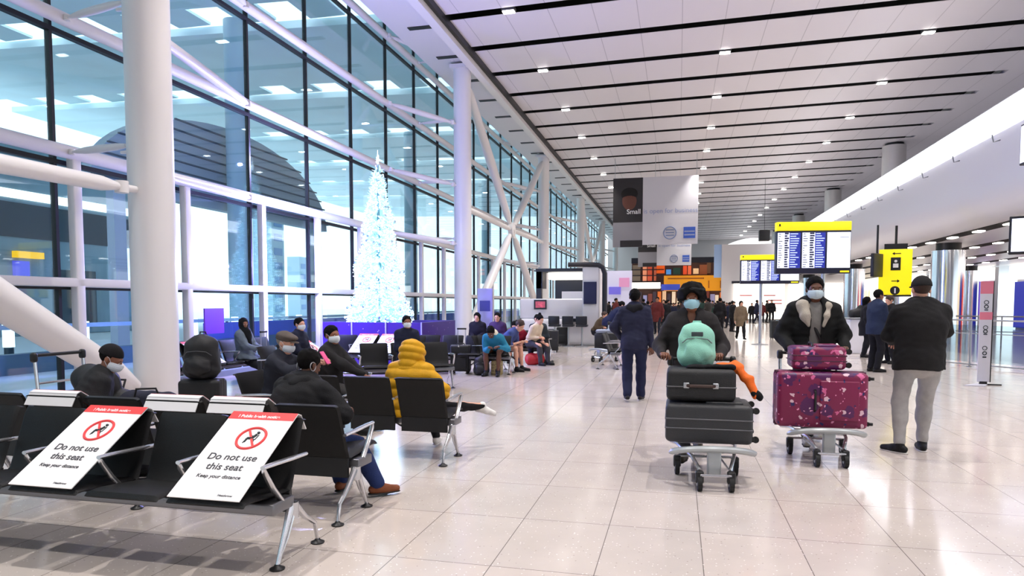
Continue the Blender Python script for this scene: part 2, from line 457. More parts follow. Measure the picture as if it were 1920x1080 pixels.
# columns: chrome below, pale above
CHROME = mat('mirror_steel', (214, 216, 222), 0.16, 1.0)
for y in (14.6, 29.3, 43.6, 57.9, 72):
    c = empty('column', (9.95, y, 0), 0, kind='structure'); c['label'] = 'mirror steel clad round column under the upper floor'
    MB().cone((0, 0, 0), (0, 0, MZ - 0.28), 0.56, 0.56, n=40).build('cladding', CHROME, c)
    MB().cone((0, 0, MZ - 0.28), (0, 0, MZ), 0.42, 0.42, n=32).build('collar', BLACK, c)
for x, y in ((17.4, 47.5), (15.6, 33.5), (17.4, 62)):
    c = empty('column', (x, y, 0), 0, kind='structure'); c['label'] = 'mirror steel clad round column deeper under the upper floor'
    MB().cone((0, 0, 0), (0, 0, MZ - 0.28), 0.45, 0.45, n=32).build('cladding', CHROME, c)
    MB().cone((0, 0, MZ - 0.28), (0, 0, MZ), 0.34, 0.34, n=32).build('collar', BLACK, c)
SATIN = mat('satin_steel', (216, 212, 208), 0.35, 0.45)
for y in (26.0, 41.0, 55.9, 71, 86):
    if y < 30: continue
    c = empty('column', (11.15, y, 4.4), 0, kind='structure'); c['label'] = 'satin grey round column above the upper floor'
    MB().cone((0, 0, 0), (0, 0, 5.55), 0.58, 0.58, n=36).build('cladding', SATIN, c)
    MB().cone((0, 0, 5.55), (0, 0, 5.8), 0.45, 0.45, n=32).build('collar', BLACK, c)
o = MB().box((25.8, -12, 4.4), (26, 96, 10.4)).build('wall_upper_right', WHITE, smooth=0); tag(o, kind='structure')
# far wall with a recess
FARW = mat('far_wall', (196, 192, 192), 0.6)
o = MB().box((-9.6, 95.6, 0), (26, 96, 12.5)).build('wall_back', FARW, smooth=0); tag(o, 'far end wall of the hall', kind='structure')

o = MB().box((-9.6, -14.2, 0), (26, -14, 12.5)).build('wall_fill_block', WHITE, smooth=0); tag(o, kind='structure')  # unseen wall added behind the camera to cut the fill light
# ------------------------------------------------------------------ shops under the mezzanine
def emis(name, rgb, s): return mat(name, rgb, 0.5, emit=s)
SHW = emis('shop_lit_white', (255, 250, 240), 1.6)
SHB = emis('shop_lit_blue', (28, 40, 150), 0.8)
SHC = emis('shop_lit_cyan', (120, 200, 240), 0.9)
SHR = emis('shop_lit_red', (232, 70, 34), 1.0)
SHY = emis('shop_lit_cream', (255, 232, 190), 1.1)
SHP = emis('shop_lit_purple', (84, 40, 170), 1.0)
def shop(x, y0, y1, label, panels, zs=(0, 2.95), sign=SHW):
    s = empty('shop_front', (x, (y0 + y1) / 2, 0), 0, label, 'shop')
    h = (y1 - y0) / 2
    MB().box((0.3, -h, 0), (0.5, h, MZ - 0.04)).build('back_wall', FARW, s, smooth=0)
    MB().box((-0.15, -h, zs[1]), (0.3, h, MZ - 0.06)).build('lit_fascia', sign, s, smooth=0)
    for (a, b, z0, z1, m) in panels:
        MB().box((0.0, -h + a, z0), (0.12, -h + b, z1)).build('display_panel', m, s, smooth=0)
    return s
shop(19.4, 36, 47, 'blue and red lit shop front behind the glass barrier', [(0.2, 2.6, 0.1, 2.9, SHY), (2.8, 4.1, 0.1, 2.9, SHR), (4.3, 6.9, 0.1, 2.9, SHB), (5.2, 6.3, 0.6, 2.3, SHC), (7.2, 10.6, 0.1, 2.8, SHB)])
shop(18.6, 48, 58, 'lit shop front with purple and white panels past the steel columns', [(0.4, 3.2, 0.8, 2.9, SHP), (3.6, 6.4, 0.3, 2.9, SHW), (6.8, 9.6, 0.3, 2.9, SHB)])
shop(18.6, 60, 84, 'pale lit shop front farthest down the right side', [(0.5, 7, 0.3, 2.9, SHW), (8, 15, 0.3, 2.9, SHW), (16, 23, 0.3, 2.9, SHY)])
shop(19.4, 22, 34.5, 'cream lit shop front beside the outermost steel column', [(0.5, 4, 0.2, 2.9, SHY), (4.4, 8, 0.2, 2.9, SHB), (8.6, 12, 0.2, 2.9, SHR)])

# ------------------------------------------------------------------ outside, beyond the glazed wall
OUTG = mat('forecourt', (236, 242, 246), 0.7)
o = MB().box((-90, -60, -0.3), (-9.6, 160, -0.02)).build('ground', OUTG, smooth=0); tag(o, 'pale forecourt outside the glazed wall', kind='structure')
CAN = mat('canopy_underside', (220, 240, 245), 0.55, vary=0.06, vscale=0.3)
SKYL = emis('skylight_glass', (236, 252, 255), 1.5)
# outer roof: wavy underside with bright skylight bands
def outer_z(x): return 12.3 + (-(x) - 9.6) * 0.03
mb = MB(); xs = [-9.7 - i * 1.5 for i in range(21)]
y0 = -20
for (ya, yb) in [(-20 + 9.0 * k, -20 + 9.0 * k + 6.7) for k in range(12)]:
    vs = []; fs = []
    for y in (ya, yb):
        for x in xs: vs.append((x, y, outer_z(x)))
    for y in (ya, yb):
        for x in xs: vs.append((x, y, outer_z(x) + 0.3))
    n = len(xs)
    for i in range(n - 1):
        fs.append((i, i + 1, n + i + 1, n + i)); fs.append((2 * n + i, 3 * n + i, 3 * n + i + 1, 2 * n + i + 1))
        fs.append((i, 2 * n + i, 2 * n + i + 1, i + 1)); fs.append((n + i, n + i + 1, 3 * n + i + 1, 3 * n + i))
    mb.add(vs, fs)
o = mb.build('roof', CAN, smooth=60); tag(o, 'pale blue curved roof outside the glazed wall', kind='structure')
mb = MB()
for k in range(11):
    ya = -20 + 9.0 * k + 6.7; yb = ya + 2.3
    for i in range(0, 20, 2):
        x0, x1 = xs[i], xs[i + 1]
        mb.box((x1, ya + 0.15, max(outer_z(x0), outer_z(x1)) + 0.25), (x0 + 0.0, yb - 0.15, max(outer_z(x0), outer_z(x1)) + 0.35))
o = mb.build('roof', CAN, smooth=0); tag(o, kind='structure')
for x, y in ((-17, 24), (-17, 42), (-17, 60), (-30, 14), (-30, 42)):
    o = MB().cone((x, y, 0), (x, y, outer_z(x)), 0.42, 0.42, n=20).build('column', mat('outer_column', (176, 206, 220), 0.4)); tag(o, 'round pale column outside the glazed wall', kind='structure')
# vaulted louvred shape built in place of the bulkhead's reflection in the glass
DG = mat('reflection_grey', (196, 204, 214), 0.5)
mb = MB(); ya, yb, zb, H = 18.0, 33.0, 5.3, 3.4
n = 26
pts = [((ya + yb) / 2 - (yb - ya) / 2 * math.cos(math.pi * i / n), zb + H * math.sin(math.pi * i / n)) for i in range(n + 1)]
M = Matrix(((0, 0, 1, -18.5), (1, 0, 0, 0), (0, 1, 0, 0), (0, 0, 0, 1)))
mb.prism(pts, 0.4, M=M)
o = mb.build('bulkhead_reflection', DG); tag(o, 'large dark grey rounded louvred shape imitating the bulkhead reflection in the glazed wall', 'hood')
for k in range(8):
    z = zb + 0.3 + 0.38 * k
    hw = (yb - ya) / 2 * math.sqrt(max(0, 1 - ((z - zb) / H) ** 2))
    MB().box((-18.06, (ya + yb) / 2 - hw, z), (-17.98, (ya + yb) / 2 + hw, z + 0.05)).build('reflection_slat', mat('reflection_dark', (84, 94, 108), 0.6), o, smooth=0)
for yy in (ya + 1.2, yb - 1.2):
    MB().box((-18.4, yy - 0.25, 0), (-18.1, yy + 0.25, zb + 0.1)).build('support', DG, o, smooth=0)
# terminal building across the forecourt
FC = mat('facade_blue_grey', (150, 176, 190), 0.5, vary=0.15, vscale=0.4)
FD = mat('facade_dark', (58, 72, 84), 0.3)
FLT = mat('facade_light', (178, 206, 226), 0.4)
b = empty('terminal_building', (-30, 12, 0), 0, 'blue grey building with lit poster and painted reflections outside behind the nearest glazed bays', 'building')
MB().box((-6, -34, 0), (0, 24, 9.5)).build('wall', FC, b, smooth=0)
for (a, c, z0, z1, m) in [(-32, -20, 0.3, 3.2, FD), (-18, -9, 0.3, 3.2, FD), (-7, 2, 0.3, 3.0, FD), (4, 10, 0.3, 3.0, FD), (15.5, 18, 0.3, 3.2, FD), (-30, 24, 4.6, 6.2, FD), (18.9, 20.8, 2.8, 5.6, mat('lit_poster', (226, 234, 250), 0.4, emit=1.3, vary=0.6, vscale=1.6)), (-30, 24, 6.4, 6.8, SHW)]:  # the long glowing strip imitates the cove light mirrored in the glass
    MB().box((-0.1, a, z0), (0.06, c, z1)).build('window', m, b, smooth=0)
MB().box((0.0, 13.4, 3.65), (0.3, 14.8, 3.95)).build('sign_reflection', emis('reflection_amber', (255, 190, 30), 0.9), b, smooth=0)  # glowing box stands in for an indoor sign reflected in the glass
MB().box((0.0, 13.4, 2.6), (0.2, 14.1, 3.5)).build('screen_reflection', emis('reflection_violet', (80, 84, 220), 0.6), b, smooth=0)  # glowing box stands in for an indoor screen reflected in the glass
for (x, y, w, d, h, l) in [(-34, 52, 1.8, 1.8, 9.6, 'tall pale blue tower block outside beside the white sky'), (-44, 73, 1.6, 1.6, 7.0, 'short pale blue block outside between the glazed bays')]:
    t = empty('office_block', (x, y, 0), 0, l, 'building')
    MB().box((-w / 2, -d / 2, 0), (w / 2, d / 2, h)).build('wall', FLT, t, smooth=0)
    for k in range(int(h / 1.2)):
        MB().box((w / 2 - 0.02, -d / 2 + 0.3, 0.8 + k * 1.2), (w / 2 + 0.03, d / 2 - 0.3, 1.4 + k * 1.2)).build('window_band', mat('band_blue', (120, 156, 206), 0.3), t, smooth=0)
# forecourt railing with lit bollards
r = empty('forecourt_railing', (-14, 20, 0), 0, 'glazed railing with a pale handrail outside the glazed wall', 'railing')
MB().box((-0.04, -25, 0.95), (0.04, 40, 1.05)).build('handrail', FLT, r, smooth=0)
MB().box((-0.15, -25, -0.02), (0.15, 40, 0.42)).build('kerb', mat('kerb_grey', (96, 120, 136), 0.6), r, smooth=0); MB().box((-0.08, -2, 0.42), (0.08, 40, 0.92)).build('blue_glow_paint', mat('tree_light_blue', (96, 116, 214), 0.5), r, smooth=0)  # blue strip above the kerb paints in the tree's blue light and flare
for k in range(22):
    MB().box((-0.03, -25 + k * 3, 0.4), (0.03, -24.94 + k * 3, 1.0)).build('post', FD, r, smooth=0)
BOL = emis('bollard_light', (235, 248, 255), 2.2)
root = None
for k in range(18):
    if root is None:
        root = empty('lit_bollard'); MB().cone((0, 0, -0.02), (0, 0, 0.5), 0.1, 0.1).build('base', FD, root); MB().cone((0, 0, 0.5), (0, 0, 1.05), 0.12, 0.12).build('lantern', BOL, root); r = root
    else: r = copy_tree(root)
    r.location = (-15.2, -2 + k * 2.1, 0)
    tag(r, 'glowing white bollard outside the glazed wall', 'bollard', 'lit bollards along the forecourt')
# ------------------------------------------------------------------ bodies: smooth distance fields turned into surfaces
def V(*a): return np.array(a, float)
def nrm(v): return v / (np.linalg.norm(v) + 1e-9)
class Field:
    def __init__(s): s.ops = []
    def rc(s, a, b, ra, rb, k=0.03, fd=None, fl=1.0, sub=False):
        a = V(*a); b = V(*b); s.ops.append(('rc', a, b, ra, rb, k, None if fd is None else nrm(V(*fd)), fl, sub)); return s
    def el(s, c, r, R=None, k=0.02, sub=False):
        c = V(*c); r = V(*r); R = np.eye(3) if R is None else R
        s.ops.append(('el', c, r, R, k, sub)); return s
    def cut(s, p, n, k=0.0):
        """remove everything on the side n points to"""
        s.ops.append(('cut', V(*p), nrm(V(*n)))); return s
    def noise(s, amp, freq, seed=0, zr=None):
        s.ops.append(('noise', amp, freq, seed, zr)); return s
    def ridge(s, amp, wl, ax=(0, 0, 1)): s.ops.append(('ridge', amp, wl, nrm(V(*ax)))); return s
    def mesh(s, h):
        lo = np.array([1e9] * 3); hi = -lo
        for o in s.ops:
            if o[0] == 'rc' and not o[8]:
                R = max(o[3], o[4]); lo = np.minimum(lo, np.minimum(o[1], o[2]) - R); hi = np.maximum(hi, np.maximum(o[1], o[2]) + R)
            elif o[0] == 'el' and not o[5]:
                R = max(o[2]); lo = np.minimum(lo, o[1] - R); hi = np.maximum(hi, o[1] + R)
        lo -= 3 * h; hi += 3 * h
        n = np.maximum(np.ceil((hi - lo) / h).astype(int) + 1, 4)
        ax = [lo[i] + h * np.arange(n[i]) for i in range(3)]
        f = np.full(n, 0.2)
        for o in s.ops:
            if o[0] in ('rc', 'el'):
                if o[0] == 'rc': R = max(o[3], o[4]); k = o[5]; bl = np.minimum(o[1], o[2]) - R; bh = np.maximum(o[1], o[2]) + R; sub = o[8]
                else: R = max(o[2]); k = o[4]; bl = o[1] - R; bh = o[1] + R; sub = o[5]
                m = k + 2.5 * h
                i0 = np.clip(np.floor((bl - m - lo) / h).astype(int), 0, n - 1); i1 = np.clip(np.ceil((bh + m - lo) / h).astype(int) + 1, 1, n)
                if np.any(i1 <= i0): continue
                X, Y, Z = np.meshgrid(ax[0][i0[0]:i1[0]], ax[1][i0[1]:i1[1]], ax[2][i0[2]:i1[2]], indexing='ij', sparse=True)
                if o[0] == 'rc':
                    a, b, ra, rb, _, fd, fl, _s = o[1:]
                    px, py, pz = X - a[0], Y - a[1], Z - a[2]; ab = b - a
                    if fd is not None:
                        q = 1 / fl - 1; dt = px * fd[0] + py * fd[1] + pz * fd[2]
                        px = px + fd[0] * dt * q; py = py + fd[1] * dt * q; pz = pz + fd[2] * dt * q
                        ab = ab + fd * (ab @ fd) * q
                    L = ab @ ab + 1e-12
                    t = np.clip((px * ab[0] + py * ab[1] + pz * ab[2]) / L, 0, 1)
                    d = np.sqrt((px - t * ab[0]) ** 2 + (py - t * ab[1]) ** 2 + (pz - t * ab[2]) ** 2) - (ra + (rb - ra) * t)
                else:
                    c, r, Rm = o[1], o[2], o[3]
                    px, py, pz = X - c[0], Y - c[1], Z - c[2]
                    q = 0
                    for j in range(3):
                        e = Rm[:, j]; q = q + ((px * e[0] + py * e[1] + pz * e[2]) / r[j]) ** 2
                    d = (np.sqrt(q) - 1) * min(r)
                g = f[i0[0]:i1[0], i0[1]:i1[1], i0[2]:i1[2]]
                if sub:
                    f[i0[0]:i1[0], i0[1]:i1[1], i0[2]:i1[2]] = np.maximum(g, -d) if k <= 0 else np.maximum(g, -d) + np.maximum(k - np.abs(g + d), 0) ** 2 / (4 * k)
                else:
                    k = max(k, 1e-4)
                    f[i0[0]:i1[0], i0[1]:i1[1], i0[2]:i1[2]] = np.minimum(g, d) - np.maximum(k - np.abs(g - d), 0) ** 2 / (4 * k)
            else:
                X, Y, Z = np.meshgrid(*ax, indexing='ij', sparse=True)
                if o[0] == 'cut':
                    p, nn = o[1], o[2]; f = np.maximum(f, (X - p[0]) * nn[0] + (Y - p[1]) * nn[1] + (Z - p[2]) * nn[2])
                elif o[0] == 'noise':
                    rs = np.random.RandomState(o[3]); w = 0
                    for j in range(5):
                        d = nrm(rs.randn(3) * V(1, 1, 1.5)) * o[2] * (0.7 + 0.8 * rs.rand()); e = nrm(rs.randn(3)) * o[2] * 0.5; ph = rs.rand() * 6.28; p2 = rs.rand() * 6.28
                        w = w + np.sin(X * d[0] + Y * d[1] + Z * d[2] + ph + 1.5 * np.sin(X * e[0] + Y * e[1] + Z * e[2] + p2))
                    w = w * o[1] * 0.4
                    if o[4] is not None: w = w * np.clip((Z - o[4][0]) / (o[4][1] - o[4][0]), 0, 1)
                    f = f + w
                elif o[0] == 'ridge':
                    a = o[3]; f = f - o[1] * np.abs(np.sin((X * a[0] + Y * a[1] + Z * a[2]) * math.pi / o[2]))
        return nets(f, lo, h)
def nets(f, lo, h):
    ins = f < 0
    c = np.zeros(tuple(x - 1 for x in f.shape), int)
    sl = [slice(None, -1), slice(1, None)]
    for a in (0, 1):
        for b in (0, 1):
            for d in (0, 1): c += ins[sl[a], sl[b], sl[d]]
    act = (c > 0) & (c < 8)
    idx = np.full(act.shape, -1, int); ii = np.argwhere(act); idx[act] = np.arange(len(ii))
    P = np.zeros((len(ii), 3)); W = np.zeros(len(ii))
    cor = [(a, b, d) for a in (0, 1) for b in (0, 1) for d in (0, 1)]
    vals = {q: f[ii[:, 0] + q[0], ii[:, 1] + q[1], ii[:, 2] + q[2]] for q in cor}
    for q in cor:
        for j in range(3):
            if q[j] == 0:
                r = list(q); r[j] = 1; r = tuple(r)
                va, vb = vals[q], vals[r]; m = (va < 0) != (vb < 0)
                t = np.where(m, va / np.where(m, va - vb, 1), 0)
                p = np.tile(np.array(q, float), (len(ii), 1)); p[:, j] += t
                P[m] += p[m]; W[m] += 1
    P = (P / W[:, None] + ii) * h + lo
    quads = []
    for j in range(3):
        a, b = [(1, 2), (2, 0), (0, 1)][j]
        s0 = [slice(1, -1)] * 3; s1 = [slice(1, -1)] * 3
        s0[j] = slice(0, -1); s1[j] = slice(1, None)
        e = ins[tuple(s0)] != ins[tuple(s1)]
        w = np.argwhere(e); 
        if not len(w): continue
        off = np.ones(3, int); off[j] = 0; w = w + off
        fl = ins[w[:, 0], w[:, 1], w[:, 2]]
        def g(da, db):
            x = w.copy(); x[:, a] -= da; x[:, b] -= db; return idx[x[:, 0], x[:, 1], x[:, 2]]
        q = np.stack([g(1, 1), g(0, 1), g(0, 0), g(1, 0)], 1)
        q[~fl] = q[~fl][:, ::-1]
        quads.append(q)
    return P, np.concatenate(quads)
def np_mesh(name, P, Q, m, mats=None, mi=None):
    me = bpy.data.meshes.new(name)
    me.vertices.add(len(P)); me.vertices.foreach_set('co', P.astype(np.float32).ravel())
    me.loops.add(len(Q) * 4); me.loops.foreach_set('vertex_index', Q.astype(np.int32).ravel())
    me.polygons.add(len(Q)); me.polygons.foreach_set('loop_start', np.arange(0, len(Q) * 4, 4, dtype=np.int32))
    me.polygons.foreach_set('loop_total', np.full(len(Q), 4, np.int32))
    me.polygons.foreach_set('use_smooth', np.ones(len(Q), bool))
    for x in (mats or [m]): me.materials.append(x)
    if mi is not None: me.polygons.foreach_set('material_index', mi.astype(np.int32))
    me.update(calc_edges=True); me.validate()
    return me
def field_obj(name, fld, h, m, parent):
    P, Q = fld.mesh(h)
    return link_mesh(name, np_mesh(name, P, Q, m), parent)

def ik(a, t, l1, l2, pole):
    a, t, pole = V(*a), V(*t), V(*pole)
    d = t - a; L = np.linalg.norm(d)
    if L > (l1 + l2) * 0.998: t = a + nrm(d) * (l1 + l2) * 0.998; d = t - a; L = np.linalg.norm(d)
    x = (l1 * l1 - l2 * l2 + L * L) / (2 * L); y = math.sqrt(max(l1 * l1 - x * x, 0))
    u = d / L; p = nrm(pole - u * (pole @ u))
    return a + u * x + p * y, t

CLOTH = {}
def cloth(rgb, name=None, rough=0.85, bump=0.5, sc=160):
    k = name or 'cloth_%02x%02x%02x' % rgb
    return mat(k, rgb, rough, bump=bump, bscale=sc, vary=0.08, vscale=14, spec=0.25)
SKIN_D = mat('skin_dark', (96, 58, 40), 0.5, bump=0.1, bscale=90, vary=0.08, vscale=20)
SKIN_W = mat('skin_warm_brown', (124, 76, 54), 0.5, bump=0.1, bscale=90, vary=0.08, vscale=20)
SKIN_M = mat('skin_brown', (142, 92, 68), 0.5, bump=0.1, bscale=90, vary=0.08, vscale=20)
SKIN_L = mat('skin_light', (214, 160, 134), 0.5, bump=0.1, bscale=90, vary=0.08, vscale=20)
EYEW = mat('eye_white', (225, 220, 215), 0.25)
EYED = mat('eye_iris', (22, 14, 10), 0.15)
MASKB = mat('surgical_mask_blue', (168, 212, 226), 0.8, bump=0.3, bscale=120)
MASKW = mat('surgical_mask_white', (222, 230, 236), 0.8, bump=0.3, bscale=120)
HAIRK = mat('hair_black', (12, 10, 10), 0.8, bump=1.0, bscale=220, spec=0.15)
HAIRB = mat('hair_brown', (60, 38, 26), 0.6, bump=1.0, bscale=220)
SOLE = mat('shoe_sole', (205, 200, 196), 0.6)

def hand_prims(f, w, d, n, side, curl=0.5, s=1.0, spread=0.5):
    """w wrist, d finger direction, n palm normal (the side fingers curl to), side +1/-1 for thumb"""
    w, d, n = V(*w), nrm(V(*d)), nrm(V(*n)); n = nrm(n - d * (n @ d)); x = np.cross(d, n) * side
    pc = w + d * 0.05 * s
    f.rc(w - d * 0.02 * s, pc, 0.026 * s, 0.030 * s, 0.02, n, 0.6)
    f.rc(pc - x * 0.022 * s, pc + d * 0.03 * s - x * 0.026 * s, 0.020 * s, 0.013 * s, 0.015)
    f.rc(pc + x * 0.022 * s, pc + d * 0.03 * s + x * 0.026 * s, 0.020 * s, 0.013 * s, 0.015)
    f.rc(pc - x * 0.008 * s, pc + d * 0.035 * s, 0.020 * s, 0.014 * s, 0.015)
    for i, (o, L) in enumerate(((0.031, 0.072), (0.0105, 0.081), (-0.0105, 0.076), (-0.031, 0.060))):
        b = pc + d * 0.034 * s + x * o * s
        dd = nrm(d + x * o * spread * 4); cur = b; ang = 0
        for q, fr in enumerate((0.46, 0.3, 0.24)):
            ang += curl * (0.75, 1.0, 0.7)[q] * (1 + 0.12 * (i - 1.5))
            v = dd * math.cos(ang) + n * math.sin(ang)
            nx = cur + v * L * fr * s
            f.rc(cur, nx, (0.0092, 0.0085, 0.0078)[q] * s, (0.0085, 0.0078, 0.007)[q] * s, 0.004); cur = nx
    b = w + d * 0.025 * s + x * 0.024 * s
    t1 = b + nrm(d * 0.7 + x * 0.75 + n * 0.3) * 0.036 * s
    t2 = t1 + nrm(d * 0.85 + x * 0.25 + n * (0.3 + curl * 0.5)) * 0.030 * s
    t3 = t2 + nrm(d * 0.8 - x * 0.1 + n * (0.3 + curl * 0.7)) * 0.024 * s
    f.rc(b, t1, 0.015 * s, 0.0115 * s, 0.012); f.rc(t1, t2, 0.0112 * s, 0.010 * s, 0.004); f.rc(t2, t3, 0.010 * s, 0.008 * s, 0.004)
    return f

def person(name, label, loc, rz, H=1.75, h=0.012, sit=None, lean=0.03, head_yaw=0.0, head_pitch=0.0, pelvis=None,
           hands=None, feet=None, elbows=None, knees=None, skin=SKIN_M, build=1.0, twist=0.0,
           top=dict(), legs=dict(), shoes=dict(), hair='short', hairm=HAIRK, mask=None, group=None, extras=None, curl=0.6, handdir=None, wob=0.0):
    """figure facing -Y at rz=0; 'a' side is +X (the figure's left)"""
    s = H / 1.75; bw = build
    root = empty(name, loc, rz, label, 'person', group)
    X = V(1, 0, 0); Fd = V(0, -1, 0)
    hip_h = 0.93 * s
    P = V(0, 0, hip_h) if pelvis is None else V(*pelvis)
    U = V(0, -math.sin(lean), math.cos(lean)); Ff = V(0, -math.cos(lean), -math.sin(lean))
    ct, st = math.cos(twist), math.sin(twist)
    Xs = V(ct, -st, 0)                                   # shoulder line
    chest = P + U * 0.33 * s; sh = P + U * 0.465 * s; nb = P + U * 0.515 * s + Fd * 0.005
    hp = lean * 0.6 + head_pitch
    UH = V(math.sin(head_yaw) * -math.sin(hp) * 0, -math.sin(hp), math.cos(hp))
    fh = V(math.sin(head_yaw) * math.cos(hp), -math.cos(head_yaw) * math.cos(hp), -math.sin(hp)); 
    UH = nrm(V(0, 0, 1) - fh * fh[2]) if abs(fh[2]) < 0.95 else UH
    XH = np.cross(UH, fh) * 1.0
    hc = nb + nrm(U + UH) * 0.165 * s + fh * 0.012
    SA, SB = sh + Xs * 0.163 * s * bw, sh - Xs * 0.163 * s * bw
    hipA, hipB = P + X * 0.09 * s * bw, P - X * 0.09 * s * bw
    hands = hands or {}; feet = feet or {}; elbows = elbows or {}; knees = knees or {}
    def dflt(k, v, dct): return V(*dct[k]) if k in dct else v
    if sit:
        fa = dflt('a', V(0.13, -0.47, 0.09) * V(1, s, 1) + V(0, P[1], 0), feet); fb = dflt('b', V(-0.13, -0.45, 0.09) * V(1, s, 1) + V(0, P[1], 0), feet)
        kp = V(0, -0.5, 1)
        wa = dflt('a', P + V(0.07, -0.30, 0.14), hands); wb_ = dflt('b', P + V(-0.07, -0.30, 0.14), hands)
    else:
        fa = dflt('a', V(0.11, 0.03, 0.09), feet); fb = dflt('b', V(-0.11, 0.03, 0.09), feet)
        kp = V(0, -1, 0.1)
        wa = dflt('a', SA + V(0.10, -0.05, -0.53 * s), hands); wb_ = dflt('b', SB + V(-0.10, -0.05, -0.53 * s), hands)
    ea, wa = ik(SA, wa, 0.285 * s, 0.262 * s, elbows.get('a', (0.5, 0.8, -0.3)))
    eb, wb_ = ik(SB, wb_, 0.285 * s, 0.262 * s, elbows.get('b', (-0.5, 0.8, -0.3)))
    ka, fa = ik(hipA, fa, 0.43 * s, 0.425 * s, knees.get('a', kp + V(0.12, 0, 0)))
    kb, fb = ik(hipB, fb, 0.43 * s, 0.425 * s, knees.get('b', kp + V(-0.12, 0, 0)))
    def torso(f, g=0.0, k=0.05):
        f.rc(hipA * 0.6 + hipB * 0.4 + V(0, 0.02, 0), hipB * 0.6 + hipA * 0.4 + V(0, 0.02, 0), 0.118 * s * bw + g, 0.118 * s * bw + g, k)
        f.rc(P + U * 0.02 * s, chest, 0.148 * s * bw + g, 0.172 * s * bw + g, k, Ff, 0.68 if bw < 1.15 else 0.8)
        f.rc(chest, chest + U * 0.09 * s, 0.172 * s * bw + g, 0.150 * s * bw + g, k, Ff, 0.66)
        f.rc(SA - Xs * 0.03 - U * 0.015, SB + Xs * 0.03 - U * 0.015, 0.058 * s + g * 0.7, 0.058 * s + g * 0.7, k)
        f.rc(SA * 0.35 + SB * 0.65, nb, 0.05 * s + g * 0.7, 0.055 * s + g * 0.5, k); f.rc(SA * 0.65 + SB * 0.35, nb, 0.05 * s + g * 0.7, 0.055 * s + g * 0.5, k)
    def arms(f, g=0.0, k=0.03, end=1.0):
        for S, e, w in ((SA, ea, wa), (SB, eb, wb_)):
            f.rc(S, e, 0.050 * s * (0.5 + bw / 2) + g * 0.8, 0.039 * s + g * 0.8, k)
            f.rc(e, e + (w - e) * end, 0.039 * s + g * 0.8, 0.026 * s + g * 0.6, k)
    def legp(f, g=0.0, k=0.03, flare=0.0, end=1.0):
        for hpp, kk, ft in ((hipA, ka, fa), (hipB, kb, fb)):
            f.rc(hpp, kk, 0.088 * s * (0.5 + bw / 2) + g, 0.056 * s + g, k)
            e = kk + (ft - kk) * end
            f.rc(kk, kk + (ft - kk) * 0.4, 0.056 * s + g, 0.056 * s + g, k)
            f.rc(kk + (ft - kk) * 0.3, e, 0.056 * s + g, 0.038 * s + g + flare, k)
    # ---- body: one surface with head, face, ears, hands
    b = Field(); torso(b, -0.012); arms(b, -0.004); legp(b, -0.006)
    b.rc(nb - U * 0.03, hc - UH * 0.05 * s, 0.056 * s, 0.052 * s, 0.03)
    Rh = np.stack([XH, -fh, UH], 1)
    def hp_(x, y, z): return hc + (XH * x + fh * y + UH * z) * s
    b.el(hp_(0, -0.015, 0.035), V(0.076, 0.095, 0.088) * s, Rh, 0.02)
    b.el(hp_(0, 0.028, -0.03), V(0.058, 0.062, 0.082) * s, Rh, 0.03)
    b.rc(hp_(-0.02, 0.055, -0.09), hp_(0.02, 0.055, -0.09), 0.024 * s, 0.024 * s, 0.03)
    if h < 0.016:
        b.rc(hp_(-0.035, 0.075, 0.022), hp_(0.035, 0.075, 0.022), 0.014 * s, 0.014 * s, 0.02)
        b.el(hp_(-0.031, 0.094, 0.002), V(0.018, 0.012, 0.012) * s, Rh, 0.012, True); b.el(hp_(0.031, 0.094, 0.002), V(0.018, 0.012, 0.012) * s, Rh, 0.012, True)
        b.rc(hp_(0, 0.088, 0.005), hp_(0, 0.110, -0.028), 0.009 * s, 0.013 * s, 0.012); b.rc(hp_(-0.011, 0.096, -0.032), hp_(0.011, 0.096, -0.032), 0.009 * s, 0.009 * s, 0.008)
        b.rc(hp_(-0.018, 0.088, -0.055), hp_(0.018, 0.088, -0.055), 0.008 * s, 0.008 * s, 0.008); b.rc(hp_(-0.015, 0.086, -0.067), hp_(0.015, 0.086, -0.067), 0.008 * s, 0.008 * s, 0.008)
        for e in (-1, 1):
            b.rc(hp_(0.029 * e, 0.078, 0.002), hp_(0.031 * e, 0.078, 0.002), 0.0135 * s, 0.0135 * s, 0.006)
    for e in (-1, 1): b.el(hp_(0.077 * e, -0.012, -0.004), V(0.012, 0.020, 0.032) * s, Rh, 0.008)
    P0, Q0 = b.mesh(h)
    hd = handdir or {}
    Ps, Qs, no = [P0], [Q0], len(P0)
    for sd, e, w, key in ((1, ea, wa, 'a'), (-1, eb, wb_, 'b')):
        d = nrm(w - e); n = V(0, -0.3, -1) if (sit or key in hands) else V(-sd, -0.1, 0)
        if key in hd: d, n = nrm(V(*hd[key][0])), V(*hd[key][1])
        if abs(nrm(n) @ d) > 0.95: n = V(0, -1, -0.2)
        hf = Field(); thumb = -1 if sd * (np.cross(d, nrm(n)) @ V(1, 0, 0)) > 0 else 1
        thumb = sd * (1 if (np.cross(d, nrm(n - d * (nrm(n) @ d))) @ X) < 0 else -1)
        hand_prims(hf, w, d, n, thumb, curl, s)
        Ph, Qh = hf.mesh(max(0.0042, h * 0.5)); Ps.append(Ph); Qs.append(Qh + no); no += len(Ph)
    bo = link_mesh('body', np_mesh('body', np.concatenate(Ps), np.concatenate(Qs), skin), root)
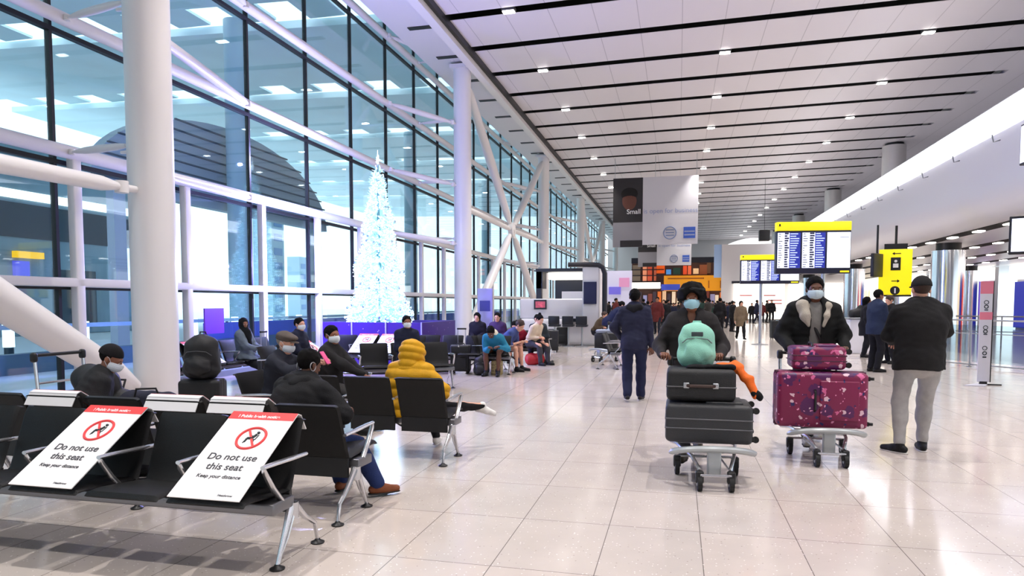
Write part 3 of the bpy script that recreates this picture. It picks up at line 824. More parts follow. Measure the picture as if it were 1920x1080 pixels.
    info = dict(root=root, hc=hc, hp=hp_, Rh=Rh, XH=XH, fh=fh, UH=UH, P=P, U=U, chest=chest, nb=nb, SA=SA, SB=SB, ea=ea, eb=eb, wa=wa, wb=wb_, ka=ka, kb=kb, fa=fa, fb=fb, s=s, h=h, Xs=Xs, Ff=Ff)
    if h < 0.016:
        for e in (-1, 1):
            q = MB().ball(tuple(hp_(0.031 * e, 0.081, 0.002)), 0.0115 * s, EYEW, 6); q.ball(tuple(hp_(0.031 * e, 0.0895, 0.002)), 0.0052 * s, EYED, 5)
            q.build('eye', None, root)
        q = MB()
        for e in (-1, 1): q.tube([hp_(0.016 * e, 0.089, 0.022), hp_(0.032 * e, 0.090, 0.028), hp_(0.048 * e, 0.080, 0.021)], [0.002, 0.0035, 0.002], hairm, 6)
        q.build('eyebrows', hairm, root)
    # ---- trousers
    if legs is not None:
        f = Field(); g = legs.get('g', 0.014)
        f.rc(hipA * 0.6 + hipB * 0.4 + V(0, 0.02, 0), hipB * 0.6 + hipA * 0.4 + V(0, 0.02, 0), 0.118 * s * bw + g, 0.118 * s * bw + g, 0.04)
        f.rc(P, P + U * 0.12, 0.148 * s * bw + 0.004, 0.145 * s * bw + 0.004, 0.04, Ff, 0.7)
        legp(f, g, 0.03, legs.get('flare', 0.006), legs.get('end', 0.97)); f.cut(P + U * (0.13 if sit else 0.0), U)
        f.noise(legs.get('wr', 0.005), 34, 3)
        lt = field_obj(legs.get('name', 'trousers'), f, h, cloth(legs.get('rgb', (40, 44, 60))), root)
    # ---- shoes
    sm = cloth(shoes.get('rgb', (24, 24, 26)), rough=0.5)
    for sd, k_, ft, key in ((1, ka, fa, 'a'), (-1, kb, fb, 'b')):
        fdv = V(0.18 * sd, -1, 0) if 'dir' + key not in shoes else V(*shoes['dir' + key]); fdv = nrm(fdv)
        hz = shoes.get('pitch' + key, 0.0)
        fdv = nrm(fdv * math.cos(hz) + V(0, 0, -1) * math.sin(hz)); un = nrm(V(0, 0, 1) - fdv * fdv[2])
        f = Field(); c = ft
        f.rc(c - fdv * 0.045 * s - un * 0.045 * s, c + fdv * 0.06 * s - un * 0.048 * s, 0.036 * s, 0.042 * s, 0.02)
        f.rc(c + fdv * 0.06 * s - un * 0.048 * s, c + fdv * 0.165 * s - un * 0.058 * s, 0.042 * s, 0.032 * s, 0.02)
        f.rc(c, c - un * 0.03 * s, 0.046 * s, 0.044 * s, 0.02)
        f.cut(c - un * 0.088 * s, -un)
        so = field_obj('shoe', f, min(h, 0.012), sm, root)
        if h < 0.02:
            f = Field(); y = -0.082
            f.rc(c - fdv * 0.05 * s + un * y * s, c + fdv * 0.06 * s + un * y * s, 0.038 * s, 0.045 * s, 0.01, un, 0.28)
            f.rc(c + fdv * 0.06 * s + un * y * s, c + fdv * 0.168 * s + un * y * s, 0.045 * s, 0.034 * s, 0.01, un, 0.28)
            o = field_obj('sole', f, min(h, 0.008), MATS[shoes['sole']] if 'sole' in shoes else RUBBER, so)
    # ---- top
    if top is not None:
        g = top.get('g', 0.022); f = Field(); torso(f, g); arms(f, g * top.get('ag', 1.0), 0.04, top.get('sleeve', 0.97))
        f.rc(nb - U * 0.02, nb + nrm(U + UH) * top.get('collar', 0.03), 0.066 * s + g * 0.3, 0.066 * s + g * 0.2, 0.03)
        hem = top.get('hem', 0.10)
        if hem > 0.08:
            f.rc(P + U * 0.0, P - V(0, 0, hem - 0.02) * (0 if sit else 1), 0.162 * s * bw + g, 0.170 * s * bw + g, 0.04, Ff, 0.82)
        if sit:
            if top.get('skirt'):
                for hh, kk in ((hipA, ka), (hipB, kb)): f.rc(hh, hh + (kk - hh) * top['skirt'], 0.11 * s + g, 0.10 * s + g, 0.05)
            f.cut(P - U * hem, -U)
        else: f.cut(P - V(0, 0, hem), (0, 0, -1))
        if 'ridge' in top: f.ridge(0.016, top['ridge'], U)
        f.noise(top.get('wr', 0.006), top.get('wf', 30), top.get('seed', 1))
        if h < 0.0105 and 'ridge' not in top: f.noise(0.0028, 70, 8)
        if top.get('vneck'): f.rc(nb + Ff * 0.10 + U * 0.03, chest + U * 0.05 * s + Ff * 0.17, 0.055, 0.012, 0.006, sub=True)
        if top.get('open'):                               # open front showing what is worn below
            f.rc(P - U * 0.2 + Ff * 0.16, nb + U * 0.02 + Ff * 0.10, 0.050 * s, 0.062 * s, 0.01, sub=True)
        f.el(hp_(0, 0.01, -0.02), V(0.072, 0.085, 0.10) * s, Rh, 0.004, True)
        tm = cloth(top.get('rgb', (40, 40, 44)), rough=top.get('rough', 0.85))
        to = field_obj(top.get('name', 'jacket'), f, h, tm, root); info['top'] = to
        if top.get('hood') == 'up':
            f = Field(); f.el(hp_(0, -0.03, 0.03), V(0.138, 0.15, 0.145) * s, Rh, 0.03)
            f.rc(nb - Ff * 0.03, hc - fh * 0.04, 0.14 * s, 0.135 * s, 0.05)
            f.rc(hp_(-0.06, 0.03, -0.1), hp_(0.06, 0.03, -0.1), 0.06, 0.06, 0.04)
            f.ridge(0.012, 0.075, UH); f.noise(0.004, 30, 5)
            f.el(hp_(0, 0.12, 0.0), V(0.078, 0.11, 0.105) * s, Rh, 0.02, True)
            field_obj('hood', f, h, tm, root)
        elif top.get('hood') == 'down':
            f = Field(); f.rc(nb - Ff * 0.075 + Xs * 0.08 + U * 0.0, nb - Ff * 0.085 - Xs * 0.08, 0.052, 0.052, 0.04); f.rc(nb - Ff * 0.10 - U * 0.05, nb - Ff * 0.09 - U * 0.10, 0.06, 0.04, 0.05)
            f.noise(0.005, 40, 2); field_obj('hood', f, h, cloth(top.get('hrgb', top.get('rgb', (40, 40, 44)))), root)
        if top.get('open'):
            f = Field(); torso(f, 0.004); f.rc(nb - U * 0.04, nb + U * 0.01, 0.07 * s, 0.07 * s, 0.02); f.cut(P - V(0, 0, 0.04), (0, 0, -1)); f.noise(0.003, 40, 9)
            f.el(hp_(0, 0.01, -0.02), V(0.072, 0.085, 0.10) * s, Rh, 0.004, True)
            field_obj('undershirt', f, h, cloth(top.get('open')), root)
    # ---- hair and hats
    def shell(gx, gy, gz, extra=0.0):
        f = Field(); f.el(hp_(0, -0.02, 0.038), V(0.079 + gx, 0.094 + gy, 0.088 + gz) * s, Rh, 0.01); return f
    if hair in ('short', 'afro', 'long', 'bun'):
        if hair == 'afro':
            f = shell(0.060, 0.05, 0.052); f.noise(0.008, 60, 4); f.el(hp_(0, 0.115, -0.030), V(0.080, 0.09, 0.104) * s, Rh, 0.008, True); f.cut(hp_(0, -0.02, -0.022), nrm(fh * 0.25 - UH))
        elif hair == 'long':
            f = shell(0.012, 0.014, 0.012); f.rc(hp_(0, -0.05, 0), nb - Ff * 0.05 - U * 0.06, 0.088 * s, 0.06 * s, 0.04); f.noise(0.004, 60, 4)
            f.el(hp_(0, 0.11, -0.03), V(0.068, 0.09, 0.10) * s, Rh, 0.01, True)
        else:
            f = shell(0.008, 0.010, 0.012); f.noise(0.003, 90, 4); f.cut(hp_(0, -0.05, -0.055), nrm(fh * 0.25 - UH)); f.cut(hp_(0, 0.052, 0.035), nrm(fh - UH * 0.65))
            if hair == 'bun': f.el(hp_(0, -0.06, 0.14), V(0.04, 0.04, 0.04) * s, Rh, 0.01)
        field_obj('hair', f, h if h > 0.01 else 0.007, hairm, root)
    elif hair == 'hijab':
        f = shell(0.016, 0.02, 0.018); f.rc(hp_(0, 0.0, -0.06), nb - U * 0.06 + Ff * 0.03, 0.09 * s, 0.13 * s, 0.04); f.rc(nb + Ff * 0.06, nb - U * 0.22 + Ff * 0.12, 0.09, 0.05, 0.05); f.noise(0.005, 40, 4)
        f.el(hp_(0, 0.12, 0.0), V(0.055, 0.07, 0.068) * s, Rh, 0.01, True)
        field_obj('headscarf', f, h, hairm, root)
    elif hair in ('cap', 'flatcap', 'beanie'):
        cm = cloth(top.get('caprgb', (26, 26, 28)))
        f = shell(0.010, 0.014, 0.016)
        f.cut(hp_(0, -0.02, 0.03), nrm(fh * (0.0 if hair != 'beanie' else .2) - UH))
        if hair == 'flatcap': f.el(hp_(0, 0.01, 0.085), V(0.095, 0.125, 0.04) * s, Rh, 0.02)
        co = field_obj('cap', f, min(h, 0.01), cm, root)
        f = Field(); f.el(hp_(0, 0.105 if hair == 'cap' else 0.10, 0.045), V(0.062, 0.062, 0.012) * s, Rh, 0.01); 
        if hair != 'beanie': field_obj('brim', f, min(h, 0.008), cm, co)
        f = shell(0.003, 0.004, 0.004); f.cut(hp_(0, 0.0, 0.04), UH); f.cut(hp_(0, -0.05, -0.045), -UH); f.cut(hp_(0, 0.015, 0), fh); field_obj('hair', f, min(h, 0.009), hairm, root)
    # ---- mask
    if mask:
        f = Field()
        f.el(hp_(0, 0.030, -0.042), V(0.073, 0.082, 0.066) * s, Rh, 0.01); f.el(hp_(0, 0.098, -0.030), V(0.028, 0.030, 0.040) * s, Rh, 0.02)
        f.cut(hp_(0, 0.09, -0.004), nrm(UH - fh * 0.1)); f.cut(hp_(0, 0.018, 0), -fh); f.el(hp_(0, 0.0, -0.042), V(0.06, 0.075, 0.09) * s, Rh, 0.004, True)
        f.ridge(0.0025, 0.018, UH)
        mo = field_obj('face_mask', f, min(h, 0.006), mask, root)
        q = MB()
        for e in (-1, 1):
            q.tube([hp_(0.068 * e, 0.035, -0.018), hp_(0.082 * e, 0.0, 0.02), hp_(0.089 * e, -0.02, 0.025)], 0.0018, n=5)
            q.tube([hp_(0.066 * e, 0.030, -0.07), hp_(0.080 * e, 0.0, -0.04), hp_(0.086 * e, -0.022, -0.02)], 0.0018, n=5)
        q.build('ear_loops', mask, mo)
    if extras: extras(info)
    return info
# ------------------------------------------------------------------ beam seating
LEATH = mat('black_leather', (14, 14, 15), 0.5, bump=0.25, bscale=220, spec=0.3)
LEATH2 = mat('black_leather_edge', (20, 20, 22), 0.5)
PITCHX = 0.545
def seat_profile(pts, t0, w, mb, m=LEATH, ins=0.0):
    """a swept pad: pts in (y,z), thickness t0, width w centred on x=0"""
    k = len(pts); nor = []
    for i in range(k):
        a = Vector((0, *pts[max(i - 1, 0)])); b = Vector((0, *pts[min(i + 1, k - 1)])); d = (b - a).normalized(); nor.append(Vector((0, -d.z, d.y)))
    sec = []
    hw = w / 2
    prof = [(-hw, 0), (-hw + 0.012, 0.6), (-hw + 0.03, 1.0), (hw - 0.03, 1.0), (hw - 0.012, 0.6), (hw, 0), (hw - 0.015, -0.8), (-hw + 0.015, -0.8)]
    vs = []
    for i in range(k):
        e = 0.45 if i in (0, k - 1) else 1.0
        for x, q in prof:
            p = Vector((0, *pts[i])) + nor[i] * (q * t0 / 2 * e); vs.append((x, p.y, p.z))
    n = len(prof)
    fs = [(i * n + j, i * n + (j + 1) % n, (i + 1) * n + (j + 1) % n, (i + 1) * n + j) for i in range(k - 1) for j in range(n)]
    fs += [tuple(range(n - 1, -1, -1)), tuple((k - 1) * n + j for j in range(n))]
    mb.add(vs, fs, m)
def make_bench_parts():
    P = {}
    mb = MB(); seat_profile([(-0.255, 0.425), (-0.24, 0.44), (-0.18, 0.443), (-0.05, 0.43), (0.08, 0.415), (0.19, 0.408)], 0.034, 0.49, mb); P['seat'] = mb
    mb = MB(); seat_profile([(0.175, 0.395), (0.215, 0.42), (0.245, 0.50), (0.28, 0.60), (0.315, 0.70), (0.34, 0.77), (0.36, 0.802), (0.385, 0.80)], 0.032, 0.49, mb)
    mb.box((-0.235, 0.20, 0.27), (0.235, 0.225, 0.41), LEATH2); P['backrest'] = mb
    mb = MB()
    mb.tube([(0, -0.12, 0.615), (0, 0.0, 0.613), (0, 0.16, 0.606), (0, 0.33, 0.600)], [0.016, 0.019, 0.019, 0.015], n=10, flat=0.75)
    mb.tube([(0, -0.11, 0.607), (0, -0.10, 0.58), (0, -0.03, 0.48), (0, 0.07, 0.37), (0, 0.16, 0.33)], [0.014, 0.020, 0.022, 0.020, 0.018], n=10, flat=0.6); P['armrest'] = mb
    mb = MB()
    mb.tube([(0, 0.16, 0.34), (0, 0.10, 0.22), (0, 0.0, 0.015)], [0.026, 0.018, 0.013], n=10)
    mb.tube([(0.012, 0.17, 0.30), (0.018, 0.08, 0.16), (0.0, 0.004, 0.03)], [0.012, 0.010, 0.008], n=8)
    mb.tube([(0, 0.18, 0.33), (0, 0.30, 0.22), (0, 0.42, 0.14), (0, 0.45, 0.015)], [0.026, 0.018, 0.014, 0.011], n=10)
    mb.cone((0, 0.17, 0.25), (0, 0.17, 0.345), 0.035, 0.035)
    mb.lathe([(0.042, 0), (0.044, 0.008), (0.02, 0.02), (0.014, 0.03)], (0, 0, 0), BLACKP, 16); mb.lathe([(0.042, 0), (0.044, 0.008), (0.02, 0.02), (0.014, 0.03)], (0, 0.45, 0), BLACKP, 16); P['leg'] = mb
    return P
_BP = {k: None for k in ('seat', 'backrest', 'armrest', 'leg')}
def bench(n, loc, rz, label, legs=None, group=None, armskip=()):
    root = empty('airport_bench', loc, rz, label, 'bench', group)
    global _BP
    if _BP['seat'] is None:
        P = make_bench_parts()
        for k, m in (('seat', LEATH), ('backrest', LEATH), ('armrest', ALU), ('leg', ALU)):
            o = P[k].build(k, m, None); _BP[k] = o.data; bpy.data.objects.remove(o)
    for i in range(n):
        x = -PITCHX * (i + 0.5)
        o = link_mesh('seat', _BP['seat'], root); o.location = (x, 0, 0)
        o = link_mesh('backrest', _BP['backrest'], root); o.location = (x, 0, 0)
    for i in range(n + 1):
        if i in armskip: continue
        o = link_mesh('armrest', _BP['armrest'], root); o.location = (-PITCHX * i, 0, 0)
    for i in (legs if legs is not None else [0, n]):
        o = link_mesh('leg', _BP['leg'], root); o.location = (-PITCHX * i, 0, 0)
    MB().rbox((-PITCHX * n - 0.02, -0.06, 0.325), (0.02, 0.16, 0.392), 0.01).build('beam', mat('beam_grey', (120, 120, 124), 0.35, 0.8), root)
    return root

# ------------------------------------------------------------------ the boards that close a seat
RED = mat('notice_red', (226, 66, 66), 0.5); BOARDW = mat('notice_white', (236, 234, 234), 0.4); INK = mat('notice_ink', (60, 60, 66), 0.6)
INKG = mat('figure_ink', (30, 44, 48), 0.6)
_BD = None
BW = 0.45
def board_front():
    # front face runs from the seat edge up to the top of the backrest
    a = Vector((0, -0.265, 0.462)); b = Vector((0, 0.33, 0.838)); d = (b - a); L = d.length; d.normalize(); n = Vector((0, -d.z, d.y))
    return a, b, d, n, L
def notice(loc, rz, label, group=None):
    global _BD
    a, b, d, n, L = board_front()
    M = Matrix(((1, 0, 0, 0), (0, d.y, n.y, a.y), (0, d.z, n.z, a.z), (0, 0, 0, 1)))  # local x, s along slope, out
    if _BD is None:
        _BD = []
        mb = MB(); t = 0.006; h = BW / 2
        mb.box((-h, 0, 0), (h, L, t), M=M)
        q = [(b.y + 0.0, b.z), (b.y + 0.035, b.z - 0.012), (b.y + 0.085, b.z - 0.105)]
        for i in range(2):
            (y0, z0), (y1, z1) = q[i], q[i + 1]
            mb.add([(-h, y0, z0), (h, y0, z0), (h, y1, z1), (-h, y1, z1), (-h, y0, z0 + t), (h, y0, z0 + t), (h, y1 + t, z1 + t * .5), (-h, y1 + t, z1 + t * .5)],
                   [(0, 1, 2, 3), (7, 6, 5, 4), (0, 4, 5, 1), (1, 5, 6, 2), (2, 6, 7, 3), (3, 7, 4, 0)])
        _BD.append(mb.build('panel', BOARDW, None, smooth=0))
        mb = MB(); mb.box((-h, L * 0.905, t), (h, L + 0.002, t + 0.0015), M=M); _BD.append(mb.build('header_band', RED, None, smooth=0))
        mb = MB(); c = M @ Vector((0.03, L * 0.675, t + 0.001)); R3 = M.to_3x3().to_4x4()
        mb.ring(c, 0.088, 0.0085, R3, n=36)
        ang = math.radians(-55)
        S = M @ Matrix.Translation((0.03, L * 0.675, t)) @ Matrix.Rotation(ang, 4, 'Z')
        mb.box((-0.086, -0.007, 0), (0.086, 0.007, 0.004), M=S); _BD.append(mb.build('prohibition_ring', RED, None))
        mb = MB(); T = M @ Matrix.Translation((0.03, L * 0.675, t + 0.001))
        def st(x0, y0, x1, y1, w=0.006):
            p0, p1 = T @ Vector((x0, y0, 0)), T @ Vector((x1, y1, 0)); mb.tube([p0, p1], w, n=6)
        mb.ball(tuple(T @ Vector((0.026, 0.046, 0))), 0.010, None, 6)
        st(0.022, 0.032, 0.006, 0.0, 0.008); st(0.006, 0.0, -0.024, 0.0, 0.007); st(-0.024, 0, -0.030, -0.035); st(0.018, 0.022, -0.008, 0.016, 0.004)
        st(-0.035, -0.006, 0.030, -0.010, 0.003); st(0.03, -0.01, 0.036, 0.03, 0.003); st(-0.028, -0.008, -0.036, -0.042, 0.003); st(0.022, -0.01, 0.030, -0.042, 0.003)
        _BD.append(mb.build('seated_figure_symbol', INKG, None))
        def tx(body, size, x, fr, m, bold=0.0): _BD.append(text_mesh('lettering', body, size, m, None, M @ Matrix.Translation((x, L * fr, t + 0.0016)), bold=bold))
        tx('Do not use', 0.070, 0.0, 0.415, INK, 0.0008); tx('this seat', 0.070, -0.005, 0.305, INK, 0.0008); tx('Keep your distance', 0.036, 0.0, 0.215, INK, 0.0004)
        tx('Heathrow', 0.022, 0.12, 0.035, INK); tx('! Public health notice', 0.034, -0.02, 0.928, BOARDW, 0.001)
        ds = [(o.name.split('.')[0], o.data) for o in _BD]
        for o in _BD: bpy.data.objects.remove(o)
        _BD = ds
    root = empty('seat_notice', loc, rz, label, 'sign', group or 'do not use notices on the seats')
    for nm, me in _BD: link_mesh(nm, me, root)
    return root
def on_bench(loc, rz, i, y=0.0):
    """place of seat i (from the right-hand end of the sitter's view) in world xy"""
    x = -PITCHX * (i + 0.5); c, s = math.cos(rz), math.sin(rz)
    return (loc[0] + x * c - y * s, loc[1] + x * s + y * c, 0)
BENCH = {}
def put_bench(key, n, loc, rz, label, **k): BENCH[key] = (loc, rz); return bench(n, loc, rz, label, **k)
def put_notice(key, i, label): loc, rz = BENCH[key]; return notice(on_bench(loc, rz, i), rz, label)
PI = math.pi
put_bench('A', 6, (-2.21, 3.40, 0), 0, 'black leather row of seats nearest the camera facing it, with two notices', legs=[0, 6])
# row B faces the other way: its seat 0 is on the far right of the photo
BENCH['B'] = ((-2.25 - 6 * PITCHX, 4.64, 0), PI)
bench(6, BENCH['B'][0], PI, 'black row of seats back to back with the nearest row', legs=[0, 3, 6])
BENCH['C'] = ((-2.12 - 3 * PITCHX, 6.43, 0), PI)
bench(3, BENCH['C'][0], PI, 'black row of seats where the person in yellow sits', legs=[0, 3])
put_notice('A', 0, 'white do not use notice at the right end of the nearest seats')
put_notice('A', 2, 'white do not use notice left of the empty middle seat on the nearest row')
for i, l in ((4, 'do not use notice seen from behind, next to the seated person in black hoodie'), (3, 'do not use notice seen from behind, second along from the person in black hoodie'), (1, 'do not use notice seen from behind at the left edge beside the hunched person')):
    put_notice('B', i, l)
E2 = PI / 2
put_bench('E', 4, (-3.98, 8.15, 0), E2, 'black row of seats side on, with the flat cap man and the masked man')
put_notice('E', 2, 'white notice seen edge on between the flat cap man and the masked man')
put_bench('G', 6, (-8.15, 12.9, 0), E2, 'black row of seats along the glazed wall with the woman in grey')
put_notice('G', 4, 'red topped notice on the seats near the first tall column')
put_bench('F', 3, (-6.3, 11.4, 0), E2, 'row of seats in front of the glass with a small red topped notice')
put_notice('F', 0, 'small red topped notice behind the masked man on far seats')
put_bench('H', 4, (-5.35, 13.75, 0), 0, 'row of seats in front of the purple tree box')
put_notice('H', 2, 'left of the two notices in front of the purple tree box')
put_notice('H', 1, 'right of the two notices in front of the purple tree box')
put_bench('J', 4, (-3.5, 14.1, 0), 0, 'row of seats behind the tall dark suitcase with slumped travellers')
put_bench('K', 4, (-3.2, 17.2, 0), 0, 'far row of seats behind the slumped travellers')
put_bench('L', 2, (-1.35, 16.9, 0), E2, 'dark seats beside the parked luggage trolley, near the white kiosk')

# ------------------------------------------------------------------ luggage
BAGK = mat('bag_black', (24, 24, 26), 0.6, bump=0.4, bscale=180)
BAGG = mat('bag_graphite', (44, 45, 48), 0.45, bump=0.3, bscale=160)
def suitcase(name, label, w, d, hgt, m, loc, rz=0, handle_up=0.0, M=None, wheels=True, group=None, trim=None, seam=True):
    """upright wheeled case: width x, depth y, height z"""
    root = empty(name, loc, rz, label, 'suitcase', group)
    if M is not None: root.matrix_world = M
    b = 0.05 if wheels else 0.0
    MB().rbox((-w / 2, -d / 2, b), (w / 2, d / 2, hgt), 0.045, n=4).build('shell', m, root)
    q = MB()
    for y in ((-0.012,) if not seam else (-d * 0.12, d * 0.12)): q.rbox((-w / 2 - 0.004, y - 0.006, b - 0.002), (w / 2 + 0.004, y + 0.006, hgt + 0.004), 0.04, n=4)
    q.build('zip_band', trim or mat('zip_grey', (96, 96, 100), 0.4, 0.4), root)
    q = MB().tube([(-0.10, -d / 2 - 0.002, hgt * 0.55 + b), (-0.085, -d / 2 - 0.03, hgt * 0.55 + b), (0.085, -d / 2 - 0.03, hgt * 0.55 + b), (0.10, -d / 2 - 0.002, hgt * 0.55 + b)], 0.011)
    if M is None: q = MB().tube([(-0.09, 0, hgt - 0.005), (-0.075, 0, hgt + 0.03), (0.075, 0, hgt + 0.03), (0.09, 0, hgt - 0.005)], 0.012)
    q.build('carry_handle', BLACKP, root)
    if seam: MB().rbox((-w * 0.36, -d / 2 - 0.018, b + hgt * 0.1), (w * 0.36, -d / 2 + 0.01, b + hgt * 0.5), 0.012).build('front_pocket', m, root)
    if wheels:
        for sx in (-1, 1):
            for sy in (-1, 1):
                x, y = sx * (w / 2 - 0.05), sy * (d / 2 - 0.045)
                MB().cone((x - 0.012, y, 0.027), (x + 0.012, y, 0.027), 0.027, 0.027, n=14).rbox((x - 0.02, y - 0.02, 0.035), (x + 0.02, y + 0.02, 0.06), 0.006).build('wheel', RUBBER, root)
    if handle_up:
        q = MB(); zt = hgt + handle_up
        q.tube([(-0.085, d / 2 - 0.03, hgt - 0.02), (-0.085, d / 2 - 0.03, zt)], 0.008); q.tube([(0.085, d / 2 - 0.03, hgt - 0.02), (0.085, d / 2 - 0.03, zt)], 0.008)
        q.rbox((-0.105, d / 2 - 0.045, zt - 0.01), (0.105, d / 2 - 0.015, zt + 0.025), 0.01, BLACKP); q.build('pull_handle', GALV, root)
    return root
def backpack(label, w, d, hgt, m, loc, rz=0, tilt=0.0, badge=None, name='backpack', cat='backpack'):
    root = empty(name, loc, rz, label, cat); root.rotation_euler = (tilt, 0, rz)
    f = Field(); [f.rc((q * w * 0.21, 0, 0.25 * w), (q * w * 0.15, 0, hgt * 0.66), w * 0.27, w * 0.29, 0.08, (0, 1, 0), d / w / 0.56) for q in (-1, 1)]; f.rc((0, 0, 0.25 * w), (0, 0, hgt * 0.72), w * 0.27, w * 0.28, 0.08, (0, 1, 0), d / w / 0.56)
    f.el((0, -d * 0.50, hgt * 0.30), (w * 0.37, d * 0.30, hgt * 0.22), None, 0.015); f.noise(0.006, 34, 7); f.cut((0, 0, 0), (0, 0, -1))
    field_obj('pack', f, 0.010, m, root)
    MB().tube([(-w * 0.36, -d * 0.46, hgt * 0.52), (-w * 0.25, -d * 0.60, hgt * 0.60), (0, -d * 0.62, hgt * 0.62), (w * 0.25, -d * 0.60, hgt * 0.60), (w * 0.36, -d * 0.46, hgt * 0.52)], 0.004, n=6).build('zip', mat('zip_grey', (96, 96, 100), 0.4, 0.4), root)
    MB().tube([(-0.04, d * 0.2, hgt * 0.93), (-0.03, d * 0.15, hgt * 1.02), (0.03, d * 0.15, hgt * 1.02), (0.04, d * 0.2, hgt * 0.93)], 0.009, n=6).build('grab_loop', m, root)
    for sx in (-1, 1):
        MB().tube([(sx * w * 0.2, d * 0.42, hgt * 0.85), (sx * w * 0.32, d * 0.62, hgt * 0.6), (sx * w * 0.34, d * 0.5, hgt * 0.2)], 0.018, n=8, flat=0.4).build('strap', m, root)
    if badge: MB().rbox((-0.05, -d * 0.66, hgt * 0.66), (0.05, -d * 0.55, hgt * 0.76), 0.006).build('badge', badge, root)
    return root
def trolley(loc, rz, label):
    """luggage trolley, its front towards local -Y"""
    r = empty('luggage_trolley', loc, rz, label, 'luggage trolley')
    fr = MB()
    for sx in (-1, 1):
        fr.tube([(sx * 0.27, 0.42, 0.22), (sx * 0.25, 0.1, 0.27), (sx * 0.17, -0.30, 0.25), (sx * 0.12, -0.42, 0.16)], 0.016)
        fr.tube([(sx * 0.27, 0.42, 0.22), (sx * 0.28, 0.45, 0.6), (sx * 0.285, 0.48, 0.98)], 0.017)
    for y, w in ((0.40, .27), (0.2, .26), (0.0, .235), (-0.2, .19)): fr.tube([(-w, y, 0.265), (w, y, 0.265)], 0.011)
    fr.tube([(-0.28, 0.46, 0.72), (0.28, 0.46, 0.72)], 0.012)
    fr.build('frame', ALU, r)
    f = MB(); n = 12
    pts = [(0.34 * math.sin(t), -0.42 + 0.17 * (1 - math.cos(t)), 0.335 - 0.075 * (1 - math.cos(t))) for t in [-1.5 + 3.0 * i / n for i in range(n + 1)]]
    f.tube(pts, [0.02] + [0.034] * (n - 1) + [0.02], n=10, flat=0.8); f.build('front_bumper', mat('bumper_grey', (176, 182, 184), 0.35, 0.3), r)
    MB().rbox((-0.055, -0.40, 0.10), (0.055, -0.34, 0.32), 0.015).build('nose_panel', mat('bumper_grey', (176, 182, 184), 0.35, 0.3), r)
    q = MB(); q.tube([(-0.12, -0.40, 0.14), (-0.12, -0.48, 0.13), (0.12, -0.48, 0.13), (0.12, -0.40, 0.14)], 0.012); q.tube([(-0.27, 0.1, 0.16), (0.27, 0.1, 0.16)], 0.012); q.tube([(-0.12, -0.42, 0.16), (-0.12, 0.1, 0.16)], 0.01); q.tube([(0.12, -0.42, 0.16), (0.12, 0.1, 0.16)], 0.01); q.build('axle', ALU, r)
    for x, y, rr in ((-0.125, -0.46, 0.062), (0.125, -0.46, 0.062), (-0.25, 0.08, 0.066), (0.25, 0.08, 0.066)):
        w = MB().cone((x - 0.018, y, rr), (x + 0.018, y, rr), rr, rr, n=22).build('wheel', RUBBER, r)
        MB().cone((x - 0.021, y, rr), (x + 0.021, y, rr), rr * 0.4, rr * 0.4, n=14).build('wheel_hub', GALV, w)
        MB().rbox((x - 0.032, y - 0.022, rr + 0.0), (x + 0.032, y + 0.035, rr + 0.10), 0.012).build('caster_housing', BLACKP, r)
    for sx in (-1, 1):
        MB().rbox((sx * 0.285 - 0.028, 0.45, 0.93), (sx * 0.285 + 0.028, 0.52, 1.03), 0.025).build('grip_end', BLACKP, r)
    MB().tube([(-0.285, 0.485, 1.0), (0.285, 0.485, 1.0)], 0.018, n=12).build('push_bar', BLACKP, r)
    return r
def RM(loc, rx=0, ry=0, rz=0): return Matrix.Translation(loc) @ Matrix.Rotation(rz, 4, 'Z') @ Matrix.Rotation(ry, 4, 'Y') @ Matrix.Rotation(rx, 4, 'X')

